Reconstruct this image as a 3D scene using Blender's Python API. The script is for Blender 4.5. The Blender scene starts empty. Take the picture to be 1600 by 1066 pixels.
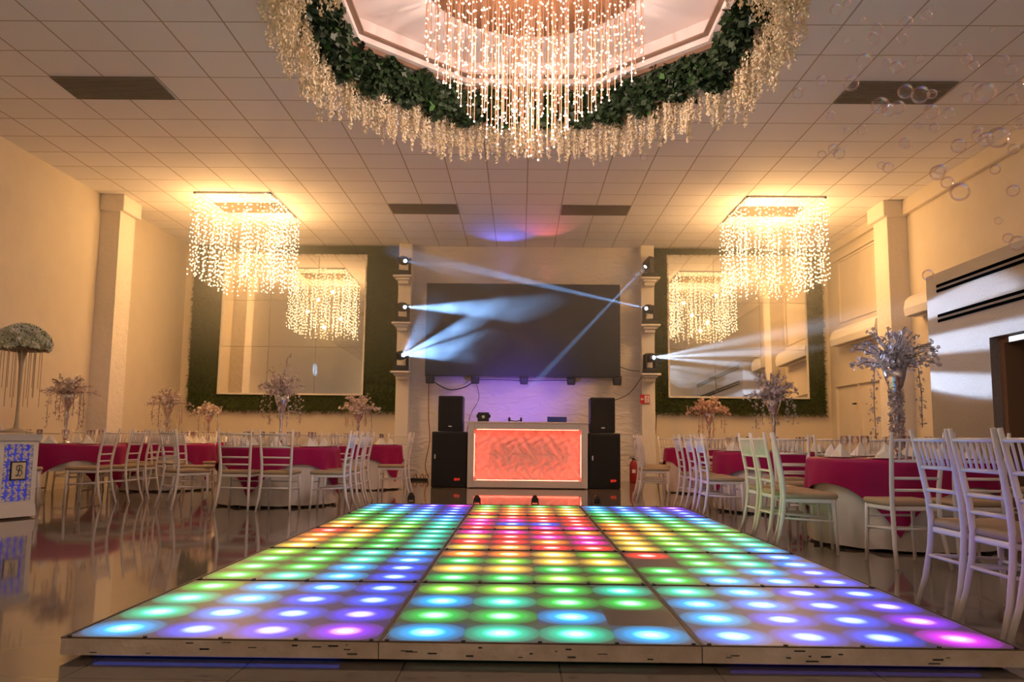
import bpy, bmesh, math, random
from mathutils import Vector, Matrix
PI = math.pi
SC = bpy.context.scene
COL = SC.collection
# ---------------------------------------------------------------- camera
FPX, PITCH, YAW, ROLL, CZ = 1300.0, math.atan(152/1300), .0108, .0105, .875
cp, sp, cy, sy, cr, sr = math.cos(PITCH), math.sin(PITCH), math.cos(YAW), math.sin(YAW), math.cos(ROLL), math.sin(ROLL)
fh = Vector((-sy, cy, 0)); r0 = Vector((cy, sy, 0)); ZZ = Vector((0, 0, 1))
fw = fh*cp + ZZ*sp; u0 = -fh*sp + ZZ*cp
RR = r0*cr + u0*sr; UU = -r0*sr + u0*cr
cam = bpy.data.cameras.new('camera'); camo = bpy.data.objects.new('camera', cam); COL.objects.link(camo)
cam.sensor_width = 36; cam.lens = 36*FPX/1600; cam.clip_start = .05; cam.clip_end = 200
camo.matrix_world = Matrix(((RR.x, UU.x, -fw.x, 0), (RR.y, UU.y, -fw.y, 0), (RR.z, UU.z, -fw.z, CZ), (0, 0, 0, 1)))
SC.camera = camo
cam.dof.use_dof = True; cam.dof.focus_distance = 7.0; cam.dof.aperture_fstop = 8.0

# ---------------------------------------------------------------- world, exposure, lights
SC.view_settings.view_transform = 'Standard'; SC.view_settings.look = 'None'
SC.view_settings.exposure = 0.28; SC.view_settings.gamma = 1; SC.view_settings.use_curve_mapping = False
w = bpy.data.worlds.new('world'); SC.world = w; w.use_nodes = True
w.node_tree.nodes['Background'].inputs[0].default_value = (.5, .45, .4, 1)
w.node_tree.nodes['Background'].inputs[1].default_value = .02

def point(loc, energy, col, r=.2, name='lamp'):
    l = bpy.data.lights.new(name, 'POINT'); l.energy = energy; l.color = col; l.shadow_soft_size = r
    o = bpy.data.objects.new(name, l); o.location = loc; COL.objects.link(o); return o

def spot(loc, tgt, energy, col, deg, blend=.3, r=.03, name='spot'):
    l = bpy.data.lights.new(name, 'SPOT'); l.energy = energy; l.color = col; l.spot_size = math.radians(deg)
    l.spot_blend = blend; l.shadow_soft_size = r
    o = bpy.data.objects.new(name, l); o.location = loc
    o.rotation_euler = (Vector(tgt)-Vector(loc)).to_track_quat('-Z', 'Y').to_euler(); COL.objects.link(o); return o

WARM = (1, .53, .18)
# light of the two square side chandeliers
for cx in (-4.95, 4.48):
    for (dx, dy, z) in ((-.3, -.5, 4.5), (.3, .5, 4.5), (.3, -.5, 4.0), (-.3, .5, 4.0), (0, 0, 3.7)):
        point((cx+dx, 14.65+dy, z), 42, WARM, .03, 'chandelier_lamp')
# light of the central chandelier
for (dx, dy, z) in ((0, 0, 4.0), (.45, 0, 4.6), (-.45, 0, 4.6)):
    point((.1+dx, 7.6+dy, z), 62, (1, .74, .64), .04, 'central_chandelier_lamp')
# unseen fill lights added behind the camera to brighten rear wall and foreground
for x in (-3.5, 3.5):
    point((x, -3.8, 3.6), 95, (1, .74, .50), .06, 'rear_fill_light')
# colour washes thrown on the ceiling and the wall below the screen; ceiling spots are added, no lamp stands there
spot((.1, 15.3, 1.35), (-.1, 17.7, 2.0), 160, (.25, .12, 1), 75, .9, .05, 'violet_wash_spot')
spot((-.35, 17.40, 4.22), (-.35, 16.55, 5.0), 60, (.14, .16, 1), 76, 1, .03, 'blue_ceiling_spot')
spot((.55, 17.40, 4.22), (.45, 15.9, 5.0), 66, (1, .16, .22), 50, 1, .03, 'red_ceiling_spot')
BEAM = (.26, .52, 1)
# moving head beams: (lamp, point it crosses, energy, degrees)
BEAMS = [((-2.485, 17.22, 4.575), (1.6, 7.0, 1.9), 1500, 5),
         ((-2.485, 17.22, 3.585), (4.05, 6.0, 1.75), 17000, 6),
         ((-2.485, 17.22, 2.565), (2.75, 5.0, 3.05), 22000, 4.5),
         ((-2.485, 17.22, 2.565), (3.40, 5.2, 2.25), 18000, 5),
         ((-2.485, 17.22, 2.565), (3.40, 5.2, 1.45), 13000, 6),
         ((-2.485, 17.22, 2.565), (.50, 5.0, 3.05), 4000, 6),
         ((2.68, 17.22, 4.575), (-1.25, 16.35, .30), 22000, 2.6),
         ((2.68, 17.22, 3.585), (-5.30, 8.2, 3.62), 42000, 1.9)]
for a, b, e, d in BEAMS:
    spot(Vector(a)+(Vector(b)-Vector(a)).normalized()*.14, b, e, BEAM, d, .5, .02, 'moving_head_beam')
def gobo(o, period, off, duty, axis='Y'):
    # striped gobo plate in the lamp: cuts the beam into bars
    l = o.data; l.use_nodes = True; N = l.node_tree.nodes; L = l.node_tree.links; e = N['Emission']
    tc = N.new('ShaderNodeTexCoord'); sx = N.new('ShaderNodeSeparateXYZ'); L.new(tc.outputs['Normal'], sx.inputs[0])
    def mth(op, a, b):
        n = N.new('ShaderNodeMath'); n.operation = op
        for i, v in enumerate((a, b)):
            if isinstance(v, (int, float)): n.inputs[i].default_value = v
            elif v is not None: L.new(v, n.inputs[i])
        return n.outputs[0]
    t = mth('ABSOLUTE', sx.outputs['Z'], None); t = mth('DIVIDE', sx.outputs[axis], t)
    f = mth('FRACT', mth('ADD', mth('DIVIDE', t, period), off), None)
    f = mth('ABSOLUTE', mth('SUBTRACT', f, .5), None)
    mr = N.new('ShaderNodeMapRange'); mr.interpolation_type = 'SMOOTHSTEP'; L.new(f, mr.inputs[0])
    mr.inputs[1].default_value = duty/2+.07; mr.inputs[2].default_value = duty/2-.07; mr.inputs[3].default_value = .06; mr.inputs[4].default_value = 1
    L.new(mr.outputs[0], e.inputs['Strength'])
gb = spot((2.755, 17.10, 2.563), (6.1, 11.75, 2.32), 5600, (.62, .78, 1), 17, .35, .02, 'striped_beam')
gobo(gb, .0925, .55, .5)

# ---------------------------------------------------------------- materials
def mat(name, col, rough=.5, metal=0, bump=0, bscale=20, emis=None, estr=0, coat=0, var=0, vscale=3, col2=None):
    m = bpy.data.materials.new(name); m.use_nodes = True; N = m.node_tree.nodes; L = m.node_tree.links
    b = N['Principled BSDF']
    b.inputs['Base Color'].default_value = (*col, 1); b.inputs['Roughness'].default_value = rough
    b.inputs['Metallic'].default_value = metal; b.inputs['Coat Weight'].default_value = coat
    tc = N.new('ShaderNodeTexCoord')
    if var or col2:
        n = N.new('ShaderNodeTexNoise'); n.inputs['Scale'].default_value = vscale; n.inputs['Detail'].default_value = 5
        L.new(tc.outputs['Object'], n.inputs['Vector'])
        r = N.new('ShaderNodeValToRGB'); r.color_ramp.elements[0].position = .3; r.color_ramp.elements[1].position = .7
        c2 = col2 or tuple(c*(1-var) for c in col)
        r.color_ramp.elements[0].color = (*c2, 1); r.color_ramp.elements[1].color = (*col, 1)
        L.new(n.outputs['Fac'], r.inputs[0]); L.new(r.outputs[0], b.inputs['Base Color'])
    if bump:
        n = N.new('ShaderNodeTexNoise'); n.inputs['Scale'].default_value = bscale; n.inputs['Detail'].default_value = 4
        L.new(tc.outputs['Object'], n.inputs['Vector'])
        bp = N.new('ShaderNodeBump'); bp.inputs['Strength'].default_value = bump; bp.inputs['Distance'].default_value = .02
        L.new(n.outputs['Fac'], bp.inputs['Height']); L.new(bp.outputs[0], b.inputs['Normal'])
    if emis:
        b.inputs['Emission Color'].default_value = (*emis, 1); b.inputs['Emission Strength'].default_value = estr
    return m

def nolight(m):
    m.cycles.emission_sampling = 'NONE'; return m

M = {}
M['wall'] = mat('cream_plaster', (.74, .65, .52), .75, bump=.25, bscale=60, var=.06)
M['wallw'] = mat('white_plaster', (.82, .76, .68), .7, bump=.3, bscale=25, var=.05)
M['stucco'] = mat('rough_stucco', (.84, .77, .68), .7, bump=1.0, bscale=11, var=.05)
M['white'] = mat('white_paint', (.82, .78, .74), .35, var=.03)
M['chair'] = mat('white_resin', (.80, .74, .72), .3, var=.04, vscale=8)
M['cushion'] = mat('tan_cushion', (.46, .33, .21), .8, bump=.2, bscale=90, var=.12)
M['black'] = mat('black_plastic', (.012, .012, .014), .45)
M['slot'] = mat('slot_black', (.003, .003, .004), .95); M['slot'].node_tree.nodes['Principled BSDF'].inputs['Specular IOR Level'].default_value = 0
M['grille'] = mat('black_grille', (.010, .010, .012), .6, bump=.4, bscale=300)
M['metal'] = mat('steel', (.55, .54, .55), .25, 1)
M['silver'] = mat('mirrored_silver', (.75, .72, .74), .12, 1, bump=.3, bscale=30)
M['magenta'] = mat('magenta_satin', (.36, .005, .10), .45, bump=.15, bscale=150, var=.12, vscale=5)
M['magenta'].node_tree.nodes['Principled BSDF'].inputs['Specular IOR Level'].default_value = .2
M['linen'] = mat('white_linen', (.74, .69, .64), .8, bump=.15, bscale=200)
M['napkin'] = mat('napkin_linen', (.85, .80, .74), .8)
M['petal'] = mat('blush_petal', (.80, .66, .58), .6, col2=(.62, .50, .43), vscale=30)
M['petalg'] = mat('grey_petal', (.62, .56, .60), .6, col2=(.46, .40, .43), vscale=30)
M['petalp'] = mat('peach_petal', (.85, .60, .44), .6, col2=(.70, .48, .36), vscale=30)
M['stem'] = mat('brown_stem', (.16, .12, .07), .7)
M['hedge'] = mat('artificial_grass', (.085, .115, .025), .8, bump=.8, bscale=120, col2=(.035, .05, .012), vscale=60)
M['leaf'] = mat('dark_leaf', (.035, .075, .025), .5, col2=(.02, .035, .015), vscale=15)
M['leafl'] = mat('bright_leaf', (.10, .24, .06), .5)
M['wisteria'] = mat('cream_wisteria', (.90, .80, .60), .7, col2=(.80, .66, .42), vscale=9)
M['vent'] = mat('vent_brown', (.30, .25, .19), .6)
M['brown'] = mat('brown_edge', (.22, .13, .08), .5)
M['bubble_red'] = mat('red_lacquer', (.35, .012, .012), .35)
M['mirror'] = mat('mirror_glass', (.96, .94, .90), .02, 1)
M['cove'] = mat('cove_pink_white', (.80, .70, .66), .6)
M['gold'] = mat('copper_rod', (.85, .50, .28), .25, 1)
M['plate'] = mat('bronze_plate', (.34, .17, .08), .4, .6)
M['bulb'] = nolight(mat('warm_bulb', (.3, .27, .2), .4, emis=(1, .74, .42), estr=3.6))
M['bulbc'] = nolight(mat('crystal_bulb', (.3, .25, .2), .4, emis=(1, .66, .46), estr=3.2))
M['wire'] = nolight(mat('self_glow_wire', (.2, .15, .1), .4, emis=(1, .62, .25), estr=.10))  # faint glow in the wire stands in for the bulbs' light on it
M['rod'] = nolight(mat('self_glow_rod', (.22, .11, .06), .3, emis=(1, .42, .22), estr=.34))  # rods reflect the bulbs; that shine is put in as emission
M['lens'] = nolight(mat('lit_lens', (.8, .9, 1), .2, emis=(.6, .8, 1), estr=30))
M['screen'] = mat('led_screen', (.030, .036, .062), .35, bump=.1, bscale=400)
M['sign'] = mat('sign_red', (.60, .02, .03), .4)
M['redmark'] = nolight(mat('red_marking', (.7, .03, .02), .5, emis=(1, .05, .02), estr=.25))
M['signw'] = mat('sign_white', (.85, .82, .80), .4)
M['laptop'] = nolight(mat('laptop_lid', (.02, .02, .06), .4, emis=(.02, .03, .2), estr=.25))
M['blue'] = nolight(mat('blue_backlight', (.1, .1, .3), .5, emis=(.12, .12, 1), estr=.18))
M['plaque'] = mat('cream_plaque', (.75, .64, .46), .5)
M['cable'] = mat('black_cable', (.02, .018, .016), .6)
M['cableb'] = mat('orange_cable', (.35, .12, .04), .6)
M['stone'] = mat('glitter_cladding', (.40, .38, .40), .38, .35, bump=.9, bscale=140, var=.2, vscale=40)
M['trimd'] = mat('dark_brown_trim', (.085, .055, .04), .5)
M['dark'] = mat('dark_opening', (.035, .022, .015), .8)
M['ac'] = mat('appliance_white', (.85, .80, .72), .35)
M['goblet'] = mat('clear_glass', (.9, .9, .9), .05); M['goblet'].node_tree.nodes['Principled BSDF'].inputs['Transmission Weight'].default_value = .9
M['tabletop'] = mat('folding_plywood', (.5, .4, .3), .5)
M['frame'] = mat('platform_frame', (.62, .53, .46), .5, bump=.3, bscale=30, col2=(.40, .32, .26), vscale=6)
M['hydr'] = mat('hydrangea', (.92, .88, .80), .7, col2=(.62, .60, .34), vscale=9)
M['pearl'] = mat('bead_string', (.50, .38, .26), .35)

def glassmat(name, tint, a):
    m = bpy.data.materials.new(name); m.use_nodes = True; N = m.node_tree.nodes; L = m.node_tree.links
    N.remove(N['Principled BSDF']); out = N['Material Output']
    t = N.new('ShaderNodeBsdfTransparent'); g = N.new('ShaderNodeBsdfGlossy'); g.inputs['Roughness'].default_value = .04
    g.inputs['Color'].default_value = (*tint, 1)
    f = N.new('ShaderNodeLayerWeight'); f.inputs['Blend'].default_value = .25
    mm = N.new('ShaderNodeMath'); mm.operation = 'MULTIPLY_ADD'; mm.inputs[1].default_value = a; mm.inputs[2].default_value = .05
    L.new(f.outputs['Fresnel'], mm.inputs[0])
    x = N.new('ShaderNodeMixShader'); L.new(mm.outputs[0], x.inputs[0]); L.new(t.outputs[0], x.inputs[1]); L.new(g.outputs[0], x.inputs[2])
    L.new(x.outputs[0], out.inputs['Surface']); return m
M['bubble'] = glassmat('soap_film', (1, .86, .86), .55)
M['clear'] = glassmat('clear_glass_thin', (.9, .9, .95), .7)

# ceiling tiles: T-bar grid, tile by tile shade
def tiles(name, base, line, px, py, ox, oy, lw, rough, var, bump=0, coat=0, spec=.5):
    m = bpy.data.materials.new(name); m.use_nodes = True; N = m.node_tree.nodes; L = m.node_tree.links; b = N['Principled BSDF']
    b.inputs['Roughness'].default_value = rough; b.inputs['Coat Weight'].default_value = coat; b.inputs['Specular IOR Level'].default_value = spec
    tc = N.new('ShaderNodeTexCoord'); sx = N.new('ShaderNodeSeparateXYZ'); L.new(tc.outputs['Object'], sx.inputs[0])
    def math_(op, a, c):
        n = N.new('ShaderNodeMath'); n.operation = op
        for i, v in enumerate((a, c)):
            if v is None: continue
            if isinstance(v, (int, float)): n.inputs[i].default_value = v
            else: L.new(v, n.inputs[i])
        return n.outputs[0]
    ids = []; ms = []
    for ax, p, o in (('X', px, ox), ('Y', py, oy)):
        t = math_('DIVIDE', math_('SUBTRACT', sx.outputs[ax], o), p)
        ids.append(math_('FLOOR', t, None))
        fr = math_('FRACT', t, None)
        d = math_('MINIMUM', fr, math_('SUBTRACT', 1.0, fr))
        ms.append(math_('LESS_THAN', d, lw/p/2))
    mask = math_('MAXIMUM', ms[0], ms[1])
    cb = N.new('ShaderNodeCombineXYZ'); L.new(ids[0], cb.inputs[0]); L.new(ids[1], cb.inputs[1])
    wn = N.new('ShaderNodeTexWhiteNoise'); wn.noise_dimensions = '2D'; L.new(cb.outputs[0], wn.inputs['Vector'])
    v = math_('ADD', math_('MULTIPLY', wn.outputs['Value'], var), 1-var)
    vm = N.new('ShaderNodeMix'); vm.data_type = 'RGBA'; vm.inputs[6].default_value = (0, 0, 0, 1); vm.inputs[7].default_value = (*base, 1)
    L.new(v, vm.inputs[0])
    lm = N.new('ShaderNodeMix'); lm.data_type = 'RGBA'; L.new(mask, lm.inputs[0]); L.new(vm.outputs[2], lm.inputs[6]); lm.inputs[7].default_value = (*line, 1)
    L.new(lm.outputs[2], b.inputs['Base Color'])
    if bump:
        n = N.new('ShaderNodeTexNoise'); n.inputs['Scale'].default_value = .8; L.new(tc.outputs['Object'], n.inputs['Vector'])
        h = math_('ADD', n.outputs['Fac'], math_('MULTIPLY', mask, -.03))
        bp = N.new('ShaderNodeBump'); bp.inputs['Strength'].default_value = bump; bp.inputs['Distance'].default_value = .05
        L.new(h, bp.inputs['Height']); L.new(bp.outputs[0], b.inputs['Normal'])
    return m
M['ceiling'] = tiles('ceiling_tiles', (.90, .87, .86), (.46, .37, .30), .62, .65, .08, 7.9, .018, .8, .05)
M['floor'] = tiles('polished_floor_tiles', (.20, .165, .14), (.07, .055, .04), .6, .6, .16, .1, .007, .055, .05, spec=.55)

# quilted white wall behind the booth
def wavewall():
    m = mat('quilted_white_wall', (.80, .74, .68), .6); N = m.node_tree.nodes; L = m.node_tree.links; b = N['Principled BSDF']
    tc = N.new('ShaderNodeTexCoord'); mp = N.new('ShaderNodeMapping'); mp.inputs['Scale'].default_value = (1.1, 1, 3.4)
    L.new(tc.outputs['Object'], mp.inputs[0])
    n = N.new('ShaderNodeTexNoise'); n.inputs['Scale'].default_value = 2.2; n.inputs['Detail'].default_value = 3; n.inputs['Distortion'].default_value = 1.2
    L.new(mp.outputs[0], n.inputs['Vector'])
    bp = N.new('ShaderNodeBump'); bp.inputs['Strength'].default_value = 1; bp.inputs['Distance'].default_value = .045
    L.new(n.outputs['Fac'], bp.inputs['Height']); L.new(bp.outputs[0], b.inputs['Normal']); return m
M['wave'] = wavewall()

# LED cell: backlit diffuser, colour per object
def cellmat():
    m = bpy.data.materials.new('led_cell'); m.use_nodes = True; N = m.node_tree.nodes; L = m.node_tree.links; b = N['Principled BSDF']
    b.inputs['Base Color'].default_value = (.14, .12, .105, 1); b.inputs['Roughness'].default_value = .38; b.inputs['Specular IOR Level'].default_value = .25
    tc = N.new('ShaderNodeTexCoord'); mp = N.new('ShaderNodeMapping'); mp.inputs['Location'].default_value = (-1, -1, 0); mp.inputs['Scale'].default_value = (2, 2, 0)
    L.new(tc.outputs['Generated'], mp.inputs[0])
    ln = N.new('ShaderNodeVectorMath'); ln.operation = 'LENGTH'; L.new(mp.outputs[0], ln.inputs[0])
    oi = N.new('ShaderNodeObjectInfo')
    r1 = N.new('ShaderNodeValToRGB'); e = r1.color_ramp.elements; e[0].position = 0; e[0].color = (1, 1, 1, 1); e[1].position = .80; e[1].color = (0, 0, 0, 1)
    x = e.new(.14); x.color = (.62, .62, .62, 1); x = e.new(.28); x.color = (.20, .20, .20, 1); x = e.new(.42); x.color = (.055, .055, .055, 1); x = e.new(.58); x.color = (.014, .014, .014, 1); r1.color_ramp.interpolation = 'EASE'
    r2 = N.new('ShaderNodeValToRGB'); e = r2.color_ramp.elements; e[0].position = .2; e[0].color = (1, 1, 1, 1); e[1].position = 1.0; e[1].color = (.10, .10, .10, 1)
    x = e.new(.62); x.color = (.80, .80, .80, 1); x = e.new(.84); x.color = (.48, .48, .48, 1)
    r3 = N.new('ShaderNodeValToRGB'); e = r3.color_ramp.elements; e[0].position = .08; e[0].color = (1, 1, 1, 1); e[1].position = .50; e[1].color = (0, 0, 0, 1); r3.color_ramp.interpolation = 'EASE'
    x = e.new(.28); x.color = (.40, .40, .40, 1)
    L.new(ln.outputs['Value'], r3.inputs[0])
    L.new(ln.outputs['Value'], r1.inputs[0]); 
    m75 = N.new('ShaderNodeMath'); m75.operation = 'MULTIPLY'; m75.inputs[1].default_value = .90; L.new(ln.outputs['Value'], m75.inputs[0]); L.new(m75.outputs[0], r2.inputs[0]); r2.color_ramp.interpolation = 'EASE'
    def vm(op, a, c=None, s=None):
        n = N.new('ShaderNodeVectorMath'); n.operation = op; L.new(a, n.inputs[0])
        if c is not None: L.new(c, n.inputs[1])
        if s is not None: n.inputs['Scale'].default_value = s
        return n.outputs[0]
    colr = vm('SCALE', vm('MULTIPLY', oi.outputs['Color'], r2.outputs[0]), None, .85)
    core = vm('SCALE', r1.outputs[0], None, 11)
    core = vm('MULTIPLY', core, vm('ADD', vm('SCALE', oi.outputs['Color'], None, .8), oi.outputs['Color']))
    # white core: alpha of the object's colour switches the lamp on
    cw = N.new('ShaderNodeVectorMath'); cw.operation = 'SCALE'; L.new(r3.outputs[0], cw.inputs[0]); L.new(oi.outputs['Alpha'], cw.inputs['Scale'])
    tot = vm('ADD', vm('ADD', colr, core), vm('SCALE', cw.outputs[0], None, .9))
    L.new(tot, b.inputs['Emission Color']); b.inputs['Emission Strength'].default_value = 1.0
    return m
M['cell'] = cellmat()

# ---------------------------------------------------------------- mesh helpers
def obj(name, bm, m, parent=None, smooth=False):
    me = bpy.data.meshes.new(name)
    if smooth:
        for f in bm.faces: f.smooth = True
    bm.to_mesh(me); bm.free()
    for x in (m if isinstance(m, (list, tuple)) else [m]): me.materials.append(x)
    o = bpy.data.objects.new(name, me); COL.objects.link(o)
    if parent: o.parent = parent
    return o

def tag(o, label, cat, group=None, kind=None):
    if label: o['label'] = label
    if cat: o['category'] = cat
    if group: o['group'] = group
    if kind: o['kind'] = kind
    return o

def thing(name, label, cat, loc=(0, 0, 0), rz=0, group=None):
    o = bpy.data.objects.new(name, None); COL.objects.link(o); o.location = loc; o.rotation_euler = (0, 0, rz)
    o.empty_display_size = .1
    return tag(o, label, cat, group)

def struct(name, bm, m):
    o = obj(name, bm, m); o['kind'] = 'structure'; return o

def box(bm, x0, x1, y0, y1, z0, z1, mi=0, bev=0):
    r = bmesh.ops.create_cube(bm, size=1); vs = r['verts']
    for v in vs: v.co = Vector(((x0+x1)/2+v.co.x*(x1-x0), (y0+y1)/2+v.co.y*(y1-y0), (z0+z1)/2+v.co.z*(z1-z0)))
    fs = {f for v in vs for f in v.link_faces}
    for f in fs: f.material_index = mi
    if bev:
        es = list({e for v in vs for e in v.link_edges})
        bmesh.ops.bevel(bm, geom=es, offset=bev, segments=2, affect='EDGES', profile=.5)
    return vs

def tube(bm, pts, rad, n=6, cap=True, mi=0):
    P = [Vector(p) for p in pts]; rs = rad if isinstance(rad, (list, tuple)) else [rad]*len(P)
    rings = []
    for i, p in enumerate(P):
        d = (P[min(i+1, len(P)-1)]-P[max(i-1, 0)])
        d = d.normalized() if d.length > 1e-9 else Vector((0, 0, 1))
        a = Vector((0, 0, 1)) if abs(d.z) < .9 else Vector((1, 0, 0))
        x = d.cross(a).normalized(); y = d.cross(x)
        rings.append([bm.verts.new(p+(x*math.cos(2*PI*k/n)+y*math.sin(2*PI*k/n))*rs[i]) for k in range(n)])
    for i in range(len(P)-1):
        for k in range(n):
            f = bm.faces.new((rings[i][k], rings[i][(k+1) % n], rings[i+1][(k+1) % n], rings[i+1][k])); f.material_index = mi
    if cap:
        for r in (rings[0][::-1], rings[-1]):
            f = bm.faces.new(r); f.material_index = mi

def lathe(bm, prof, n=20, c=(0, 0), mi=0, close=False):
    rings = []
    for r, z in prof:
        rings.append([bm.verts.new((c[0]+max(r, .0005)*math.cos(2*PI*k/n), c[1]+max(r, .0005)*math.sin(2*PI*k/n), z)) for k in range(n)])
    for i in range(len(rings)-1):
        for k in range(n):
            f = bm.faces.new((rings[i][k], rings[i][(k+1) % n], rings[i+1][(k+1) % n], rings[i+1][k])); f.material_index = mi
            f.smooth = True

ICO = None
def ball(bm, c, r, sub=1, mi=0, sq=(1, 1, 1)):
    vs = bmesh.ops.create_icosphere(bm, subdivisions=sub, radius=r)['verts']
    for v in vs: v.co = Vector((v.co.x*sq[0], v.co.y*sq[1], v.co.z*sq[2]))+Vector(c)
    if mi:
        for f in {f for v in vs for f in v.link_faces}: f.material_index = mi

def fast_balls(bm, cs, r, mi=0):
    # octahedral beads with a waist: quick to build in thousands
    for c in cs:
        c = Vector(c); rr = r
        v = [bm.verts.new(c+Vector(d)*rr) for d in ((0, 0, 1.1), (.95, 0, .3), (.3, .9, .3), (-.77, .56, .3), (-.77, -.56, .3), (.3, -.9, .3),
                                                   (.77, .56, -.3), (-.3, .9, -.3), (-.95, 0, -.3), (-.3, -.9, -.3), (.77, -.56, -.3), (0, 0, -1.1))]
        T = ((0, 1, 2), (0, 2, 3), (0, 3, 4), (0, 4, 5), (0, 5, 1), (1, 6, 2), (2, 7, 3), (3, 8, 4), (4, 9, 5), (5, 10, 1),
             (2, 6, 7), (3, 7, 8), (4, 8, 9), (5, 9, 10), (1, 10, 6), (11, 7, 6), (11, 8, 7), (11, 9, 8), (11, 10, 9), (11, 6, 10))
        for t in T: bm.faces.new([v[i] for i in t]).material_index = mi

NB = bmesh.new

def dup(root, loc=None, rz=None):
    r = root.copy(); COL.objects.link(r)
    if loc is not None: r.location = loc
    if rz is not None: r.rotation_euler = (0, 0, rz)
    for ch in list(root.children):
        c = ch.copy(); COL.objects.link(c); c.parent = r
        for g in list(ch.children):
            d = g.copy(); COL.objects.link(d); d.parent = c
    return r

# ---------------------------------------------------------------- room shell
XL, XR, YB, YR, ZC = -7.3, 6.6, 17.75, -6.0, 5.0
OC = (0.1, 7.57); AP = 1.93                         # octagonal recess
CR = AP/math.cos(PI/8)
octv = [(OC[0]+CR*math.cos(PI/8+k*PI/4), OC[1]+CR*math.sin(PI/8+k*PI/4)) for k in range(8)]
bm = NB(); box(bm, XL-.3, XR+.3, YR-.3, YB+.3, -.2, 0); struct('floor', bm, M['floor'])
# ceiling with octagonal opening
bm = NB()
o_in = [bm.verts.new((x, y, ZC)) for x, y in octv]
def rim(ang):
    c, s = math.cos(ang), math.sin(ang); ts = []
    if abs(c) > 1e-6: ts.append(((XR if c > 0 else XL)-OC[0])/c)
    if abs(s) > 1e-6: ts.append(((YB if s > 0 else YR)-OC[1])/s)
    t = min(ts); return (OC[0]+c*t, OC[1]+s*t, ZC)
o_out = [bm.verts.new(rim(PI/8+k*PI/4)) for k in range(8)]
corners = {}
for sx_, sy_ in ((1, 1), (-1, 1), (-1, -1), (1, -1)):
    x = XR if sx_ > 0 else XL; y = YB if sy_ > 0 else YR
    a = math.atan2(y-OC[1], x-OC[0]) % (2*PI); corners[a] = bm.verts.new((x, y, ZC))
for k in range(8):
    a0 = (PI/8+k*PI/4) % (2*PI); a1 = a0+PI/4
    mid = [v for a, v in sorted(corners.items()) if a0 < a < a1 or a0 < a+2*PI < a1]
    bm.faces.new([o_in[k], o_out[k]]+mid+[o_out[(k+1) % 8], o_in[(k+1) % 8]])
bmesh.ops.triangulate(bm, faces=bm.faces[:])
bmesh.ops.recalc_face_normals(bm, faces=bm.faces[:])
struct('ceiling', bm, M['ceiling'])
# recess walls and top
bm = NB(); ZT = 5.34
lo = [bm.verts.new((x, y, ZC)) for x, y in octv]; hi = [bm.verts.new((x, y, ZT)) for x, y in octv]
for k in range(8): bm.faces.new((lo[k], lo[(k+1) % 8], hi[(k+1) % 8], hi[k]))
bm.faces.new(hi)
struct('trim_1', bm, M['cove'])
# rail round the recess
bm = NB()
for rr_, z0, z1, mi in ((CR-.03, ZC-.01, ZC+.04, 1), (CR-.10, ZC+.04, ZC+.10, 0), (CR-.16, ZC+.10, ZC+.125, 1)):
    a = [(OC[0]+rr_*math.cos(PI/8+k*PI/4), OC[1]+rr_*math.sin(PI/8+k*PI/4)) for k in range(8)]
    b = [(OC[0]+(CR-.001)*math.cos(PI/8+k*PI/4), OC[1]+(CR-.001)*math.sin(PI/8+k*PI/4)) for k in range(8)]
    for k in range(8):
        j = (k+1) % 8
        v = [bm.verts.new((*a[k], z0)), bm.verts.new((*a[j], z0)), bm.verts.new((*a[j], z1)), bm.verts.new((*a[k], z1)),
             bm.verts.new((*b[k], z0)), bm.verts.new((*b[j], z0)), bm.verts.new((*b[j], z1)), bm.verts.new((*b[k], z1))]
        for q in ((0, 1, 2, 3), (0, 4, 5, 1), (3, 2, 6, 7)):
            f = bm.faces.new([v[i] for i in q]); f.material_index = mi
struct('trim_2', bm, [M['cove'], M['brown']])

bm = NB(); box(bm, XL-.2, XL, YR-.2, YB+.2, 0, 5.4); struct('wall_left', bm, M['wall'])
bm = NB(); box(bm, XR, XR+.2, YR-.2, YB+.2, 0, 5.4); struct('wall_right', bm, M['wall'])
bm = NB(); box(bm, XL, XR, YB, YB+.2, 0, 5.4); struct('wall_back', bm, M['wall'])
bm = NB(); box(bm, XL, XR, YR-.2, YR, 0, 5.4); struct('wall_front', bm, M['wall'])
bm = NB(); box(bm, -2.35, 2.54, YB-.04, YB, 0, 5); struct('wall_center', bm, M['wave'])
for i, (x, s) in enumerate(((XL, 1), (XR, -1))):
    bm = NB()
    # pilaster with stepped corbel head
    x1 = x+s*.34
    box(bm, min(x, x1), max(x, x1), 14.0, 14.55, 0, 4.72)
    x2 = x+s*.42; box(bm, min(x, x2), max(x, x2), 13.94, 14.62, 4.72, 5.0, bev=.02)
    struct('trim_%d' % (3+i), bm, M['stucco'])
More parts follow.
